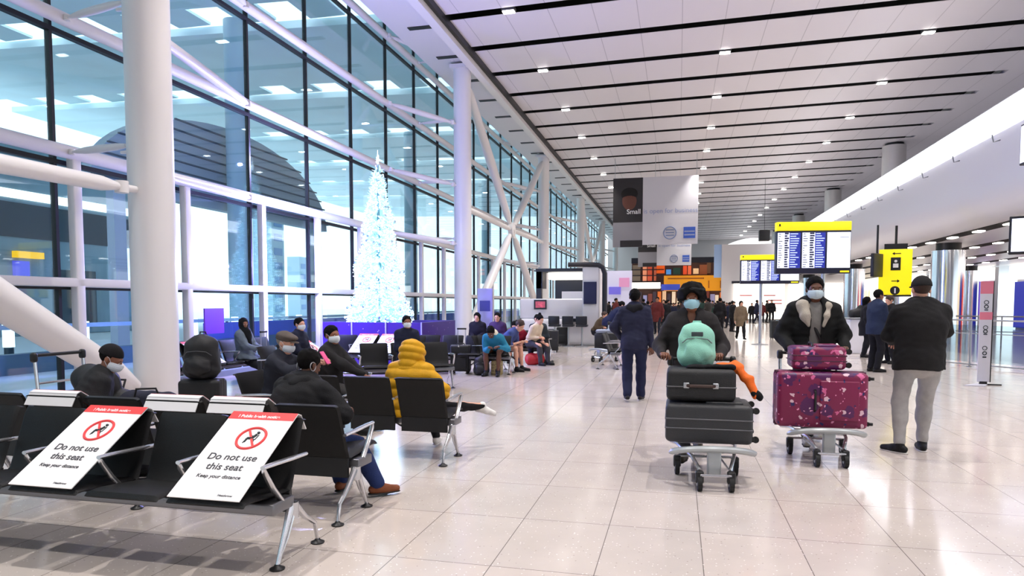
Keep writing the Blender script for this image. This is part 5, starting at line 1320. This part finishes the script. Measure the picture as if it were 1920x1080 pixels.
MB().box((-1.27, -1.17, 0.92), (1.22, 1.17, 0.98)).build('top_panel', mat('violet_top', (120, 96, 200), 0.5), bx, smooth=0)
for x in (-1.35, -0.55, 0.35, 1.27): MB().box((x, -1.265, 0), (x + 0.03, -1.25, 1.07)).build('edge_strip', mat('lilac_strip', (176, 176, 236), 0.4), bx, smooth=0)
# tree
TX, TY = -7.62, 16.6
tr = empty('christmas_tree', (TX, TY, 0.98), 0, 'tall christmas tree covered in white lights on the purple box', 'christmas tree')
random.seed(5)
fr = mat('glowing_branch', (190, 226, 232), 0.6, emit=0.5, emit_rgb=(170, 230, 240))  # emission on the branches stands in for the glow of the fairy lights
TH = 4.2
mb = MB(); mb.cone((0, 0, 0), (0, 0, TH), 0.09, 0.015); mb.build('trunk', mat('pale_trunk', (120, 150, 160), 0.7), tr)
mb = MB()
def trad(z):
    t = z / TH
    base = 0.86 * (1 - t) ** 0.8 + 0.02
    return base * (0.92 + 0.10 * math.sin(z * 5.2))
for i in range(1500):
    z = TH * (1 - math.sqrt(random.random())) * 0.98; a = random.random() * 6.283; R = trad(z) * (0.8 + 0.25 * random.random())
    p1 = Vector((R * math.cos(a), R * math.sin(a), z - 0.03)); p0 = Vector((R * 0.45 * math.cos(a), R * 0.45 * math.sin(a), z + 0.10))
    mb.cone(p0, p1, 0.03, 0.006, n=4, cap=False)
    for q in range(3):
        c = p0.lerp(p1, 0.5 + 0.17 * q); b = a + random.choice((-0.8, 0.8)); e = c + Vector((math.cos(b), math.sin(b), 0.25)) * (0.07 + 0.06 * random.random())
        mb.cone(c, e, 0.014, 0.004, n=3, cap=False)
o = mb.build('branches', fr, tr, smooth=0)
LED = mat('tree_led', (228, 248, 255), 0.4, emit=3.6)
mb = MB()
for i in range(2600):
    z = TH * (1 - math.sqrt(random.random())) * 0.985; a = random.random() * 6.283; R = trad(z) * (0.86 + 0.2 * random.random()); r = 0.011 + 0.008 * random.random()
    c = Vector((R * math.cos(a), R * math.sin(a), z))
    mb.add([c + Vector(v) * r for v in ((1, 0, 0), (-1, 0, 0), (0, 1, 0), (0, -1, 0), (0, 0, 1), (0, 0, -1))], [(0, 2, 4), (2, 1, 4), (1, 3, 4), (3, 0, 4), (2, 0, 5), (1, 2, 5), (3, 1, 5), (0, 3, 5)])
o = mb.build('fairy_lights', LED, tr, smooth=0); o['kind'] = 'stuff'
mb = MB(); BAU = mat('silver_bauble', (196, 222, 232), 0.1, 0.9)
for i in range(90):
    z = TH * (1 - math.sqrt(random.random())) * 0.9; a = random.random() * 6.283; R = trad(z) * 1.0
    mb.ball((R * math.cos(a), R * math.sin(a), z), 0.04, None, 5)
o = mb.build('baubles', BAU, tr); o['kind'] = 'stuff'
mb = MB()
for k in range(5):
    a = k * 1.2566; mb.cone((0, 0, TH + 0.06), (0.10 * math.cos(a) * 0.6, 0.02 * math.sin(a), TH + 0.06 + 0.12 * math.sin(a)), 0.03, 0.003, n=4)
mb.cone((0, 0, TH - 0.05), (0, 0, TH + 0.30), 0.025, 0.004); mb.build('tree_topper', LED, tr, smooth=0)
for (x, y, z, col, e) in ((TX + 0.9, TY - 1.5, 2.2, (0.55, 0.62, 1.0), 200), (TX - 0.9, TY - 2.4, 2.4, (0.30, 0.28, 1.0), 900), (TX - 0.9, TY - 1.8, 4.9, (0.42, 0.42, 1.0), 500)):  # point lamps added beside the tree for the violet-blue cast on posts and glass
    ld = bpy.data.lights.new('added_blue_glow', 'POINT'); ld.energy = e; ld.color = col; ld.shadow_soft_size = 0.03
    lo = bpy.data.objects.new('added_blue_glow', ld); COL.objects.link(lo); lo.location = (x, y, z)

# ------------------------------------------------------------------ flight boards
SCRW = mat('screen_white', (230, 236, 255), 0.3, emit=0.95); SCRB = mat('screen_blue', (36, 48, 150), 0.3, emit=0.6); SCRT = mat('screen_text', (190, 205, 250), 0.3, emit=0.8)
SCRD = mat('screen_text_dark', (40, 44, 80), 0.4); YEL = mat('sign_yellow', (250, 232, 20), 0.4, emit=0.45); NAVYF = mat('frame_navy', (22, 24, 52), 0.4)
def flight_board(c, w, h, rz, label, depth=0.22, foot=True, off=0.0):
    r = empty('flight_board', (c[0], c[1], 0), rz, label, 'flight information board')
    zb = c[2]; zt = zb + h
    MB().rbox((-w / 2, 0, zb), (w / 2, depth, zt - h * 0.17), 0.02).build('case', NAVYF, r)
    MB().rbox((-w / 2 - 0.0, -0.01, zt - h * 0.17), (w / 2 + 0.0, depth + 0.01, zt), 0.015).build('yellow_header', YEL, r)
    MB().box((-w * 0.47, -0.018, zt - h * 0.08), (-w * 0.45, -0.008, zt - h * 0.04)).box((-w * 0.475, -0.018, zt - h * 0.085), (-w * 0.445, -0.008, zt - h * 0.075)).build('plane_symbol', BLACK, r, smooth=0)
    random.seed(3)
    sw = w / 3
    for k in range(3):
        x0 = -w / 2 + k * sw + 0.03; x1 = x0 + sw - 0.05; z0, z1 = zb + h * 0.11, zt - h * 0.21
        s = MB().box((x0, -0.012, z0), (x1, 0, z1)).build('screen', SCRW, r, smooth=0)
        if k < 2:
            xm = x0 + (x1 - x0) * (0.52 if k == 0 else 0.55)
            MB().box((xm, -0.015, z0), (x1, -0.012, z1)).build('blue_column', SCRB, s, smooth=0)
            t = MB(); d = MB(); n = 15
            for i in range(n):
                z = z0 + (z1 - z0) * (i + 0.3) / n; hh = (z1 - z0) / n * 0.42
                t.box((xm + 0.02, -0.017, z), (xm + 0.02 + (x1 - xm - 0.04) * (0.5 + 0.5 * random.random()), -0.015, z + hh))
                d.box((xm - (xm - x0) * 0.42, -0.014, z), (xm - 0.01 - 0.05 * random.random(), -0.012, z + hh * 1.6)); d.box((x0 + 0.02, -0.014, z), (x0 + 0.02 + (xm - x0) * 0.3 * random.random() + 0.02, -0.012, z + hh * 0.7))
            t.build('flight_lines', SCRT, s, smooth=0); d.build('flight_times', SCRD, s, smooth=0)
        else:
            MB().box((x0 + sw * 0.5, -0.014, z1 - h * 0.1), (x1 - 0.04, -0.012, z1 - h * 0.085)).build('clock_line', mat('faint_line', (190, 200, 225), 0.4), s, smooth=0)
    MB().rbox((w * 0.36, -0.02, zb + 0.03), (w * 0.48, -0.005, zb + 0.075), 0.004).build('small_label', YEL, r)
    MB().cone((off, depth / 2, 0.03), (off, depth / 2, zb), 0.055, 0.055, n=16).build('post', GALV, r)
    MB().lathe([(0.30, 0), (0.30, 0.015), (0.08, 0.03), (0.06, 0.05)], (off, depth / 2, 0), n=24).build('base_plate', GALV, r)
    return r
c = aty(1524, 513, 20.0)
flight_board((c[0], 20.0, c[2]), 1.93, 1.40, 0.11, 'nearer flight board with yellow header above the person in the parka', off=0.30)
c = aty(1443, 532, 26.6)
flight_board((c[0], 26.6, c[2]), 2.05, 1.06, 0.05, 'farther flight board with yellow header, partly behind the nearer one', off=-0.28)
# yellow sign
c0 = aty(1677, 553, 22.3)
r = empty('wayfinding_sign', (c0[0], 22.3, 0), -0.12, 'tall yellow wayfinding sign with arrows, hanging from the upper floor', 'sign')
MB().rbox((-0.43, -0.05, c0[2]), (0.43, 0.05, c0[2] + 1.34), 0.02).build('panel', YEL, r)
MB().box((-0.43, -0.055, c0[2] - 0.05), (0.43, 0.055, c0[2])).build('foot_strip', BLACK, r, smooth=0)
MB().box((-0.30, -0.04, c0[2] + 1.34), (0.30, 0.04, c0[2] + 1.5)).box((-0.03, -0.03, c0[2] + 1.5), (0.03, 0.03, MZ)).build('bracket', BLACK, r, smooth=0)
q = MB(); z = c0[2]
q.box((-0.04, -0.058, z + 1.20), (0.13, -0.05, z + 1.225)); q.add([(-0.10, -0.055, z + 1.2125), (-0.03, -0.055, z + 1.26), (-0.03, -0.055, z + 1.165)], [(0, 1, 2)])
q.box((-0.10, -0.058, z + 0.395), (0.06, -0.05, z + 0.42)); q.add([(0.12, -0.055, z + 0.4075), (0.05, -0.055, z + 0.46), (0.05, -0.055, z + 0.355)], [(0, 2, 1)])
q.build('arrows', BLACK, r, smooth=0)
q = MB(); q.rbox((-0.13, -0.062, z + 0.72), (0.13, -0.05, z + 1.10), 0.012); q.ball((0, -0.05, z + 0.13), 0.13, None, 8, (1, 0.1, 1)); q.build('pictogram_plate', BLACK, r)
q = MB(); q.box((-0.07, -0.066, z + 0.80), (0.07, -0.062, z + 0.92)); q.ball((0, -0.062, z + 0.99), 0.04, None, 6, (1, 0.1, 1)); q.box((-0.02, -0.07, z + 0.05), (0.02, -0.06, z + 0.2)); q.build('pictogram', BOARDW, r, smooth=0)
c1 = aty(1644, 500, 22.0)
r = empty('hanging_screen', (c1[0], 22.0, 0), 0.9, 'thin dark screen edge hanging left of the yellow sign', 'screen')
MB().rbox((-0.3, -0.05, c1[2] - 0.3), (0.3, 0.05, c1[2] + 0.38), 0.02).build('case', BLACKP, r); MB().cone((0, 0, c1[2] + 0.3), (0, 0, MZ), 0.03, 0.03).build('hanger', BLACKP, r)
c1 = aty(1915, 440, 17.2)
r = empty('hanging_screen', (c1[0] + 0.25, 17.2, 0), -0.5, 'large dark screen hanging at the right edge under the upper floor', 'screen')
MB().rbox((-0.45, -0.06, c1[2] - 0.42), (0.45, 0.06, c1[2] + 0.42), 0.02).build('case', BLACKP, r); MB().box((-0.4, -0.07, c1[2] - 0.36), (0.4, -0.06, c1[2] + 0.36)).build('display', SCRW, r, smooth=0); MB().cone((0, 0, c1[2] + 0.4), (0, 0, MZ + 0.02), 0.03, 0.03).build('hanger', BLACKP, r)
# lit box sign on the fascia at the right edge
c1 = aty(1921, 285, 17.6)
r = empty('lightbox_sign', (7.8, 18.3, 0), 0, 'blue and white lit sign on the white bulkhead at the right edge', 'sign')
MB().rbox((-0.05, -0.9, 4.75), (0.15, 0.35, 5.7), 0.02).build('case', NAVYF, r); MB().box((-0.06, -0.86, 4.8), (-0.05, 0.30, 5.65)).build('face', SCRW, r, smooth=0)

# ------------------------------------------------------------------ banners
BGREY = mat('banner_grey', (206, 204, 210), 0.6); BBLK = mat('banner_black', (34, 30, 32), 0.6); BTXT = mat('banner_text', (150, 160, 196), 0.6); BBLU = mat('banner_blue', (60, 96, 190), 0.5); BDIM = mat('banner_midgrey', (140, 138, 144), 0.6)
def banner(y, u0, u1, v0, v1, label):
    a = aty(u0, v0, y); b = aty(u1, v1, y); w = b[0] - a[0]; h = a[2] - b[2]
    r = empty('advert_banner', (a[0], y, 0), 0, label, 'banner'); z1, z0 = a[2], b[2]; s = 0.355 * w
    MB().box((s, 0, z0), (w, 0.06, z1)).build('white_panel', BGREY, r, smooth=0)
    MB().box((0, 0, z0 + h * 0.34), (s, 0.06, z1)).build('portrait_panel', BBLK, r, smooth=0)
    MB().box((0, 0, z0 - h * 0.03), (s, 0.06, z0 + h * 0.34)).box((s * 0.25, -0.01, z0 - h * 0.03), (s, 0.0, z0 + h * 0.07), BBLK).build('lower_panel', BDIM, r, smooth=0)
    M = Matrix(((1, 0, 0, 0), (0, 0, -1, -0.004), (0, 1, 0, 0), (0, 0, 0, 1)))
    q = MB(); q.ball((s * 0.55, 0, z0 + h * 0.66), h * 0.12, mat('portrait_skin', (98, 56, 42), 0.6), 8, (0.9, 0.06, 1.15)); q.ball((s * 0.55, 0.006, z0 + h * 0.76), h * 0.13, mat('portrait_hair', (20, 16, 16), 0.8), 8, (1.0, 0.06, 0.75)); q.build('portrait', None, r)
    text_mesh('lettering', 'Small', h * 0.10, BOARDW, r, M @ Matrix.Translation((s * 0.70, z0 + h * 0.465, 0.006)), bold=0.004)
    text_mesh('lettering', 'is open for business', h * 0.098, BTXT, r, M @ Matrix.Translation((s + (w - s) * 0.505, z0 + h * 0.465, 0.006)))
    q = MB(); q.ring((s + (w - s) * 0.50, -0.01, z0 + h * 0.17), h * 0.09, h * 0.008, Matrix.Rotation(R90, 4, 'X'))
    for k in (-1, 0, 1): q.box((s + (w - s) * 0.50 - h * 0.06, -0.012, z0 + h * (0.165 + 0.04 * k)), (s + (w - s) * 0.50 + h * 0.06, -0.004, z0 + h * (0.18 + 0.04 * k)))
    q.build('round_logo', mat('logo_grey_blue', (120, 134, 168), 0.6), r)
    x = s + (w - s) * 0.745; q = MB().box((x, -0.012, z0 + h * 0.085), (x + h * 0.17, -0.002, z0 + h * 0.25)); o = q.build('square_logo', BBLU, r, smooth=0)
    MB().box((x + h * 0.01, -0.016, z0 + h * 0.175), (x + h * 0.16, -0.012, z0 + h * 0.195)).box((x + h * 0.01, -0.016, z0 + h * 0.125), (x + h * 0.16, -0.012, z0 + h * 0.145)).build('logo_lettering', BTXT, o, smooth=0)
    q = MB()
    for x in (0.1, w * 0.5, w - 0.1): q.cone((x, 0.03, z1), (x, 0.03, cz(a[0] + x) - 0.01), 0.012, 0.012, n=6)
    q.build('suspension_wire', GALV, r)
banner(40, 1150, 1308, 335, 457, 'large hanging advert banner with a portrait on black and blue logo')
banner(56, 1197, 1296, 424, 497, 'second hanging advert banner behind and below the large one')

# ------------------------------------------------------------------ white kiosk with the black arch
KW = mat('kiosk_white', (232, 230, 234), 0.35); KD = mat('kiosk_dark', (20, 22, 34), 0.4)
ky = 24.6
def kx(u): return aty(u, 600, ky)[0]
def kz(v): return aty(1050, v, ky)[2]
k = empty('bar_kiosk', (kx(1050), ky, 0), 0, 'white bar kiosk with curved counter and black arch', 'kiosk')
ox = kx(1050)
MB().rbox((kx(972) - ox, 0, 0), (kx(1132) - ox, 1.6, kz(598)), 0.12).build('counter', KW, k)
MB().rbox((kx(972) - ox, 0.2, kz(598)), (kx(1092) - ox, 1.4, kz(560)), 0.06).build('screen_wall', KW, k)
MB().box((kx(1000) - ox, 0.5, kz(540)), (kx(1012) - ox, 1.3, kz(508))).box((kx(1000) - ox, 0.4, kz(508)), (kx(1095) - ox, 1.5, kz(502))).box((kx(1000) - ox, 0.5, kz(560)), (kx(1010) - ox, 0.7, kz(508))).build('black_canopy', KD, k, smooth=0)
MB().box((kx(1025) - ox, 0.3, kz(523)), (kx(1092) - ox, 1.5, kz(510))).build('white_canopy', SHW, k, smooth=0)
MB().box((kx(1030) - ox, 1.2, kz(560)), (kx(1092) - ox, 1.4, kz(521))).build('back_bar', KD, k, smooth=0)
MB().box((kx(1048) - ox, 0.6, kz(560)), (kx(1090) - ox, 0.9, kz(546))).build('till_block', KW, k, smooth=0)
MB().rbox((kx(1092) - ox, -0.1, 0), (kx(1124) - ox, 1.5, kz(500)), 0.05).build('end_wall', KW, k)
MB().box((kx(1095) - ox, -0.16, kz(570)), (kx(1119) - ox, -0.1, kz(529))).build('menu_screen', mat('menu_navy', (26, 30, 74), 0.3), k, smooth=0)
MB().box((kx(1000) - ox, 0.1, kz(580)), (kx(1023) - ox, 0.2, kz(562))).build('small_screen', KD, k, smooth=0)
MB().box((kx(1003) - ox, 0.09, kz(577)), (kx(1021) - ox, 0.1, kz(565))).build('screen_image', mat('screen_redblue', (186, 70, 90), 0.3, emit=0.5, vary=0.5, vscale=6), k, smooth=0)
ax = [(kx(1066) - ox, kz(497)), (kx(1100) - ox, kz(497)), (kx(1122) - ox, kz(498)), (kx(1130) - ox, kz(503)), (kx(1134) - ox, kz(514)), (kx(1134) - ox, kz(560)), (kx(1134) - ox, kz(600)), (kx(1133) - ox, 0.05)]
MB().tube([(x, -0.12, z) for x, z in ax], 0.09, n=8).build('arch', KD, k)
MB().tube([(kx(972) - ox - 0.05, -0.05, kz(600)), (kx(970) - ox, -0.05, kz(615)), (kx(974) - ox, -0.05, kz(640)), (kx(985) - ox, -0.05, 0.12)], 0.05, n=8).build('edge_trim', KD, k)
MB().box((kx(1056) - ox, -0.25, kz(603)), (kx(1100) - ox, 0.1, kz(597))).build('black_ledge', KD, k, smooth=0)
for u, l in ((1046, 'dark bar stool at the counter, nearest the small screen'), (1071, 'dark bar stool at the middle of the white counter'), (1096, 'dark bar stool at the counter below the navy menu screen')):
    s_ = empty('bar_stool', (kx(u), ky - 0.65, 0), 0, l, 'stool', 'stools at the kiosk')
    MB().cone((0, 0, 0.02), (0, 0, 0.72), 0.03, 0.03).lathe([(0.22, 0), (0.22, 0.02), (0.04, 0.04)], n=18).build('pedestal', GALV, s_)
    MB().rbox((-0.2, -0.2, 0.70), (0.2, 0.2, 0.78), 0.03).build('seat', KD, s_); MB().rbox((-0.2, -0.2, 0.78), (0.2, -0.15, 1.08), 0.024).build('backrest', KD, s_)
# slim info totem near the column
g = ground(910, 668)
r = empty('info_totem', (g[0], g[1], 0), 0.1, 'slim lilac information totem beside the cross brace', 'totem')
MB().rbox((-0.22, -0.05, 0.05), (0.22, 0.05, 1.95), 0.02).build('panel', mat('totem_lilac', (150, 146, 196), 0.4), r); MB().box((-0.3, -0.15, 0), (0.3, 0.15, 0.05)).build('foot', GALV, r, smooth=0); MB().box((-0.15, -0.06, 1.3), (0.15, -0.05, 1.6)).build('screen', mat('totem_blue', (50, 50, 130), 0.4), r, smooth=0)
# purple poster on the glass
MB().box((-9.33, 11.95, 0.90), (-9.30, 12.55, 1.42)).build('purple_poster', mat('poster_purple', (104, 44, 176), 0.4, emit=0.15)); o = bpy.data.objects['purple_poster']; tag(o, 'purple square poster on the glazed wall above the woman in grey', 'poster')

# ------------------------------------------------------------------ shops at the end of the hall
def back(y, u0, v0, u1, v1, m, r, nm, dy=0.0, t=0.2):
    a = aty(u0, v0, y); b = aty(u1, v1, y); ox, oy = r.location[0], r.location[1]
    return MB().box((a[0] - ox, y - oy + dy, b[2]), (b[0] - ox, y - oy + dy + t, a[2])).build(nm, m, r, smooth=0)
y = 60
bar = empty('upper_bar', (-1, y, 0), 0, 'warm lit bar with bottle shelves above the orange sign', 'bar')
WOODD = mat('bar_brown', (74, 48, 40), 0.6)
back(y, 1184, 484, 1340, 536, WOODD, bar, 'back_wall', 0.6)
back(y, 1184, 484, 1340, 492, KD, bar, 'ceiling_edge')
for (u0, u1, v0, v1, c) in [(1186, 1200, 497, 528, (110, 96, 80)), (1205, 1212, 498, 528, (240, 150, 110)), (1214, 1222, 500, 527, (200, 80, 50)), (1226, 1230, 500, 526, (180, 90, 60)), (1231, 1246, 498, 512, (236, 92, 20)), (1249, 1258, 505, 514, (80, 150, 220)), (1262, 1276, 502, 514, (30, 60, 50)), (1281, 1288, 498, 514, (226, 80, 40)), (1290, 1296, 498, 514, (230, 110, 70)), (1300, 1310, 503, 513, (240, 200, 150)), (1312, 1326, 496, 514, (130, 70, 36)), (1326, 1333, 492, 512, (96, 66, 40))]:
    back(y, u0, v0, u1, v1, mat('shelf_%d' % u0, c, 0.5, emit=0.45), bar, 'bottle_shelf', 0.3)
for v in (505, 516, 527): back(y, 1184, v, 1245, v + 1, KD, bar, 'shelf_board', 0.1)
osn = empty('orange_sign', (-1, y - 0.6, 0), 0, 'long orange sign board below the bar', 'sign')
OR = mat('sign_orange', (236, 154, 20), 0.5, emit=0.35)
back(y - 0.6, 1195 + 50, 517, 1358, 545, OR, osn, 'panel'); back(y - 0.6, 1252, 521, 1320, 523, mat('dark_orange', (190, 110, 10), 0.5), osn, 'stripe', -0.05)
for u in (1328, 1350): back(y - 0.6, u, 526, u + 2, 540, mat('dark_orange', (190, 110, 10), 0.5), osn, 'mark', -0.05)
ws = empty('white_sign', (-1, y - 1.5, 0), 0, 'white lit shop sign with dark lettering below the bar', 'sign')
back(y - 1.5, 1168, 530, 1238, 541, SHW, ws, 'panel'); random.seed(8)
M = Matrix(((1, 0, 0, 0), (0, 0, 1, -0.01), (0, 1, 0, 0), (0, 0, 0, 1)))
bsn = empty('blue_sign', (-1, y - 1.2, 0), 0, 'blue sign beside the white lit shop sign', 'sign'); back(y - 1.2, 1240, 533, 1275, 544, mat('sign_blue', (60, 76, 180), 0.5, emit=0.4), bsn, 'panel')
lo_ = empty('lower_shops', (-1, y + 1, 0), 0, 'brown and cream lit shop interiors behind the distant crowd', 'shop')
back(y + 1, 1120, 541, 1360, 612, mat('shop_brown', (96, 66, 54), 0.6), lo_, 'back_wall', 0.3)
random.seed(4)
for j in range(26):
    u = 1125 + j * 9; c = random.choice([(240, 200, 160), (200, 130, 90), (120, 60, 50), (230, 120, 50), (60, 50, 60), (250, 230, 200), (150, 150, 190)])
    back(y + 1, u, 545 + random.random() * 10, u + 5 + random.random() * 3, 575 + random.random() * 20, mat('goods_%02x%02x' % c[:2], c, 0.5, emit=0.4), lo_, 'lit_display', 0.0)
os_ = empty('pale_shop_unit', (-3, y - 3, 0), 0, 'pale lilac shop unit between the kiosk and the bar', 'shop')
back(y - 3, 1136, 508, 1184, 612, mat('pale_lilac', (216, 212, 236), 0.5, emit=0.25), os_, 'wall'); back(y - 3, 1161, 521, 1180, 538, mat('pink_panel', (220, 150, 190), 0.5, emit=0.3), os_, 'pink_screen', -0.1); back(y - 3, 1142, 538, 1164, 552, mat('violet_panel', (120, 110, 220), 0.5, emit=0.3), os_, 'violet_screen', -0.1)
back(y - 3, 1137, 474, 1166, 508, FARW, os_, 'upper_wall', 0.3) if False else None
wb2 = empty('white_wing', (5, 58, 0), 0, 'plain white shop wing right of the bar with a bright lit window', 'shop')
back(58, 1354, 458, 1620, 600, mat('wing_white', (214, 210, 210), 0.5), wb2, 'wall', 0.3); back(58, 1340, 458, 1356, 520, mat('wing_blue', (170, 200, 240), 0.5), wb2, 'side_wall', 0.4)
back(58, 1376, 531, 1470, 598, SHW, wb2, 'lit_window'); back(58, 1372, 527, 1474, 531, KD, wb2, 'window_head', -0.05); back(58, 1480, 531, 1600, 598, SHW, wb2, 'lit_window')
for (a_, b_, v) in ((1387, 1410, 553), (1432, 1454, 553), (1440, 1466, 562), (1440, 1466, 568)): back(58, a_, v, b_, v + 2, mat('red_line', (230, 120, 120), 0.5), wb2, 'red_line', -0.03)
# bright recess at the end of the ceiling
o = empty('arched_skylight', (5, 93, 0), 0, 'bright arched opening high on the far end wall', 'skylight')
a = aty(1345, 462, 93); b = aty(1452, 462, 93); n = 14; w = b[0] - a[0]
pts = [(a[0] - 5 + w * i / n, a[2] - 0.5 + 1.5 * math.sin(math.pi * min(1, (i / n) * 0.75 + 0.02))) for i in range(n + 1)]
Mq = Matrix(((1, 0, 0, 0), (0, 0, 1, 0), (0, 1, 0, 0), (0, 0, 0, 1)))
MB().prism(pts + [(pts[-1][0], a[2] - 0.5), (pts[0][0], a[2] - 0.5)], 0.3, M=Mq).build('glow_panel', emis('skylight_glow', (255, 255, 255), 1.3), o, smooth=0)
c = aty(1433, 441, 50); r = empty('ceiling_speaker', (c[0], 50, c[2]), 0, 'small black speaker box hanging from the ceiling before the flight boards', 'speaker')
MB().rbox((-0.35, -0.3, -0.4), (0.35, 0.3, 0.35), 0.05).build('case', BLACKP, r); MB().cone((0, 0, 0.3), (0, 0, cz(c[0]) - c[2] + 0.5), 0.012, 0.012, n=6).build('hanger', BLACKP, r)

# ------------------------------------------------------------------ sign post, barrier, kiosk desk on the right
g = ground(1843, 722)
r = empty('sign_totem', (g[0], g[1], 0), -0.12, 'tall slim white and red distance notice on splayed feet', 'sign')
MB().rbox((-0.10, -0.02, 0.06), (0.10, 0.02, 1.93), 0.01, M=Matrix.Identity(4)).build('panel', mat('totem_grey', (196, 196, 206), 0.4), r)
PK = mat('notice_pink', (214, 120, 140), 0.5)
MB().box((-0.101, -0.024, 1.70), (0.101, -0.019, 1.93)).box((-0.101, -0.024, 1.22), (0.101, -0.019, 1.36)).build('pink_band', PK, r, smooth=0)
q = MB()
for z, hh in ((1.48, .20), (1.02, .18), (0.62, .24)):
    Mz = Matrix.Rotation(R90, 4, 'X'); q.ring((0, -0.022, z + hh * .3), 0.035, 0.006, Mz, n=16); q.ring((0, -0.022, z - hh * .1), 0.03, 0.008, Mz, n=16); q.box((-0.03, -0.026, z - hh * .45), (0.03, -0.02, z - hh * .35))
q.build('pictogram', INKG, r)
MB().box((0.10, -0.02, 0.06), (0.115, 0.02, 1.93)).build('black_edge', BLACK, r, smooth=0)
MB().prism([(-0.38, -0.30), (-0.04, -0.30), (0.10, 0.08), (-0.10, 0.08)], 0.02).build('foot_plate', mat('totem_grey', (196, 196, 206), 0.4), r, smooth=0)
MB().prism([(0.02, 0.0), (0.30, 0.02), (0.30, 0.08), (0.02, 0.10)], 0.02).box((-0.06, -0.02, 0), (0.06, 0.02, 0.07)).build('foot_plate', BLACKP, r, smooth=0)
# barrier of glass panels and rails
BG = glass_mat('barrier_glass', (232, 240, 242), 0.8)
p0 = Vector((5.9, 20.0, 0)); p1 = Vector((10.6, 12.7, 0)); d = p1 - p0; L = d.length; ang = math.atan2(d.y, d.x)
r = empty('glass_barrier', tuple(p0), ang, 'low glass barrier with steel rails running behind the tall notice', 'barrier')
for k in range(6):
    x = L * k / 5
    MB().cone((x, 0, 0), (x, 0, 1.12), 0.022, 0.022, n=10).lathe([(0.07, 0), (0.07, 0.012), (0.02, 0.02)], (x, 0, 0), n=12).build('post', GALV, r)
    if k < 5: MB().box((x + 0.06, -0.006, 0.12), (x + L / 5 - 0.06, 0.006, 1.0)).build('glass_panel', BG, r, smooth=0)
MB().tube([(0, 0, 1.12), (L, 0, 1.12)], 0.02).tube([(0, 0, 0.06), (L, 0, 0.06)], 0.016).tube([(0, 0, 0.80), (L, 0, 0.80)], 0.010).build('rail', GALV, r)
# second barrier deeper
p0 = Vector((8.2, 30.0, 0)); p1 = Vector((17.5, 24, 0)); d = p1 - p0; L = d.length; ang = math.atan2(d.y, d.x)
r = empty('glass_barrier', tuple(p0), ang, 'distant barrier rail in front of the lit shops', 'barrier')
for k in range(7): MB().cone((L * k / 6, 0, 0), (L * k / 6, 0, 1.05), 0.025, 0.025, n=8).build('post', GALV, r)
MB().tube([(0, 0, 1.05), (L, 0, 1.05)], 0.025).tube([(0, 0, 0.5), (L, 0, 0.5)], 0.015).build('rail', GALV, r)
g = ground(1600, 662)
r = empty('service_desk', (g[0], g[1], 0), 0.1, 'white desk with black cases on it behind the parka wearer', 'desk')
MB().rbox((-0.22, -0.3, 0), (0.42, 0.3, 1.05), 0.03).build('cabinet', KW, r); MB().rbox((-0.27, -0.34, 1.05), (0.47, 0.34, 1.09), 0.01).build('top', GALV, r)
r = empty('stacked_bag', (g[0] + 0.05, g[1], 1.09), 0.2, 'black bag heaped on the white desk', 'bag')
f = Field(); f.rc((-0.1, 0, 0.12), (0.14, 0, 0.16), 0.13, 0.15, 0.05); f.rc((0.1, 0, 0.30), (0.12, 0, 0.33), 0.08, 0.07, 0.04); f.noise(0.015, 20, 2); f.cut((0, 0, 0), (0, 0, -1)); field_obj('bag_body', f, 0.016, BAGK, r)
suitcase('suitcase', 'black case standing just left of the parka wearer, farther back', 0.5, 0.35, 0.80, BAGK, ground(1456, 636), 0.2)
# seats right of the kiosk table
g = ground(1090, 650)
r = empty('cafe_table', (g[0] + 0.9, g[1] + 1.4, 0), 0, 'dark table beside the bent person in brown', 'table')
MB().rbox((-0.5, -0.3, 0.70), (0.5, 0.3, 0.74), 0.01).build('top', mat('table_dark', (46, 48, 52), 0.3), r); MB().cone((0, 0, 0.02), (0, 0, 0.7), 0.04, 0.04).lathe([(0.25, 0), (0.25, 0.02), (0.05, 0.03)], n=20).build('pedestal', GALV, r)
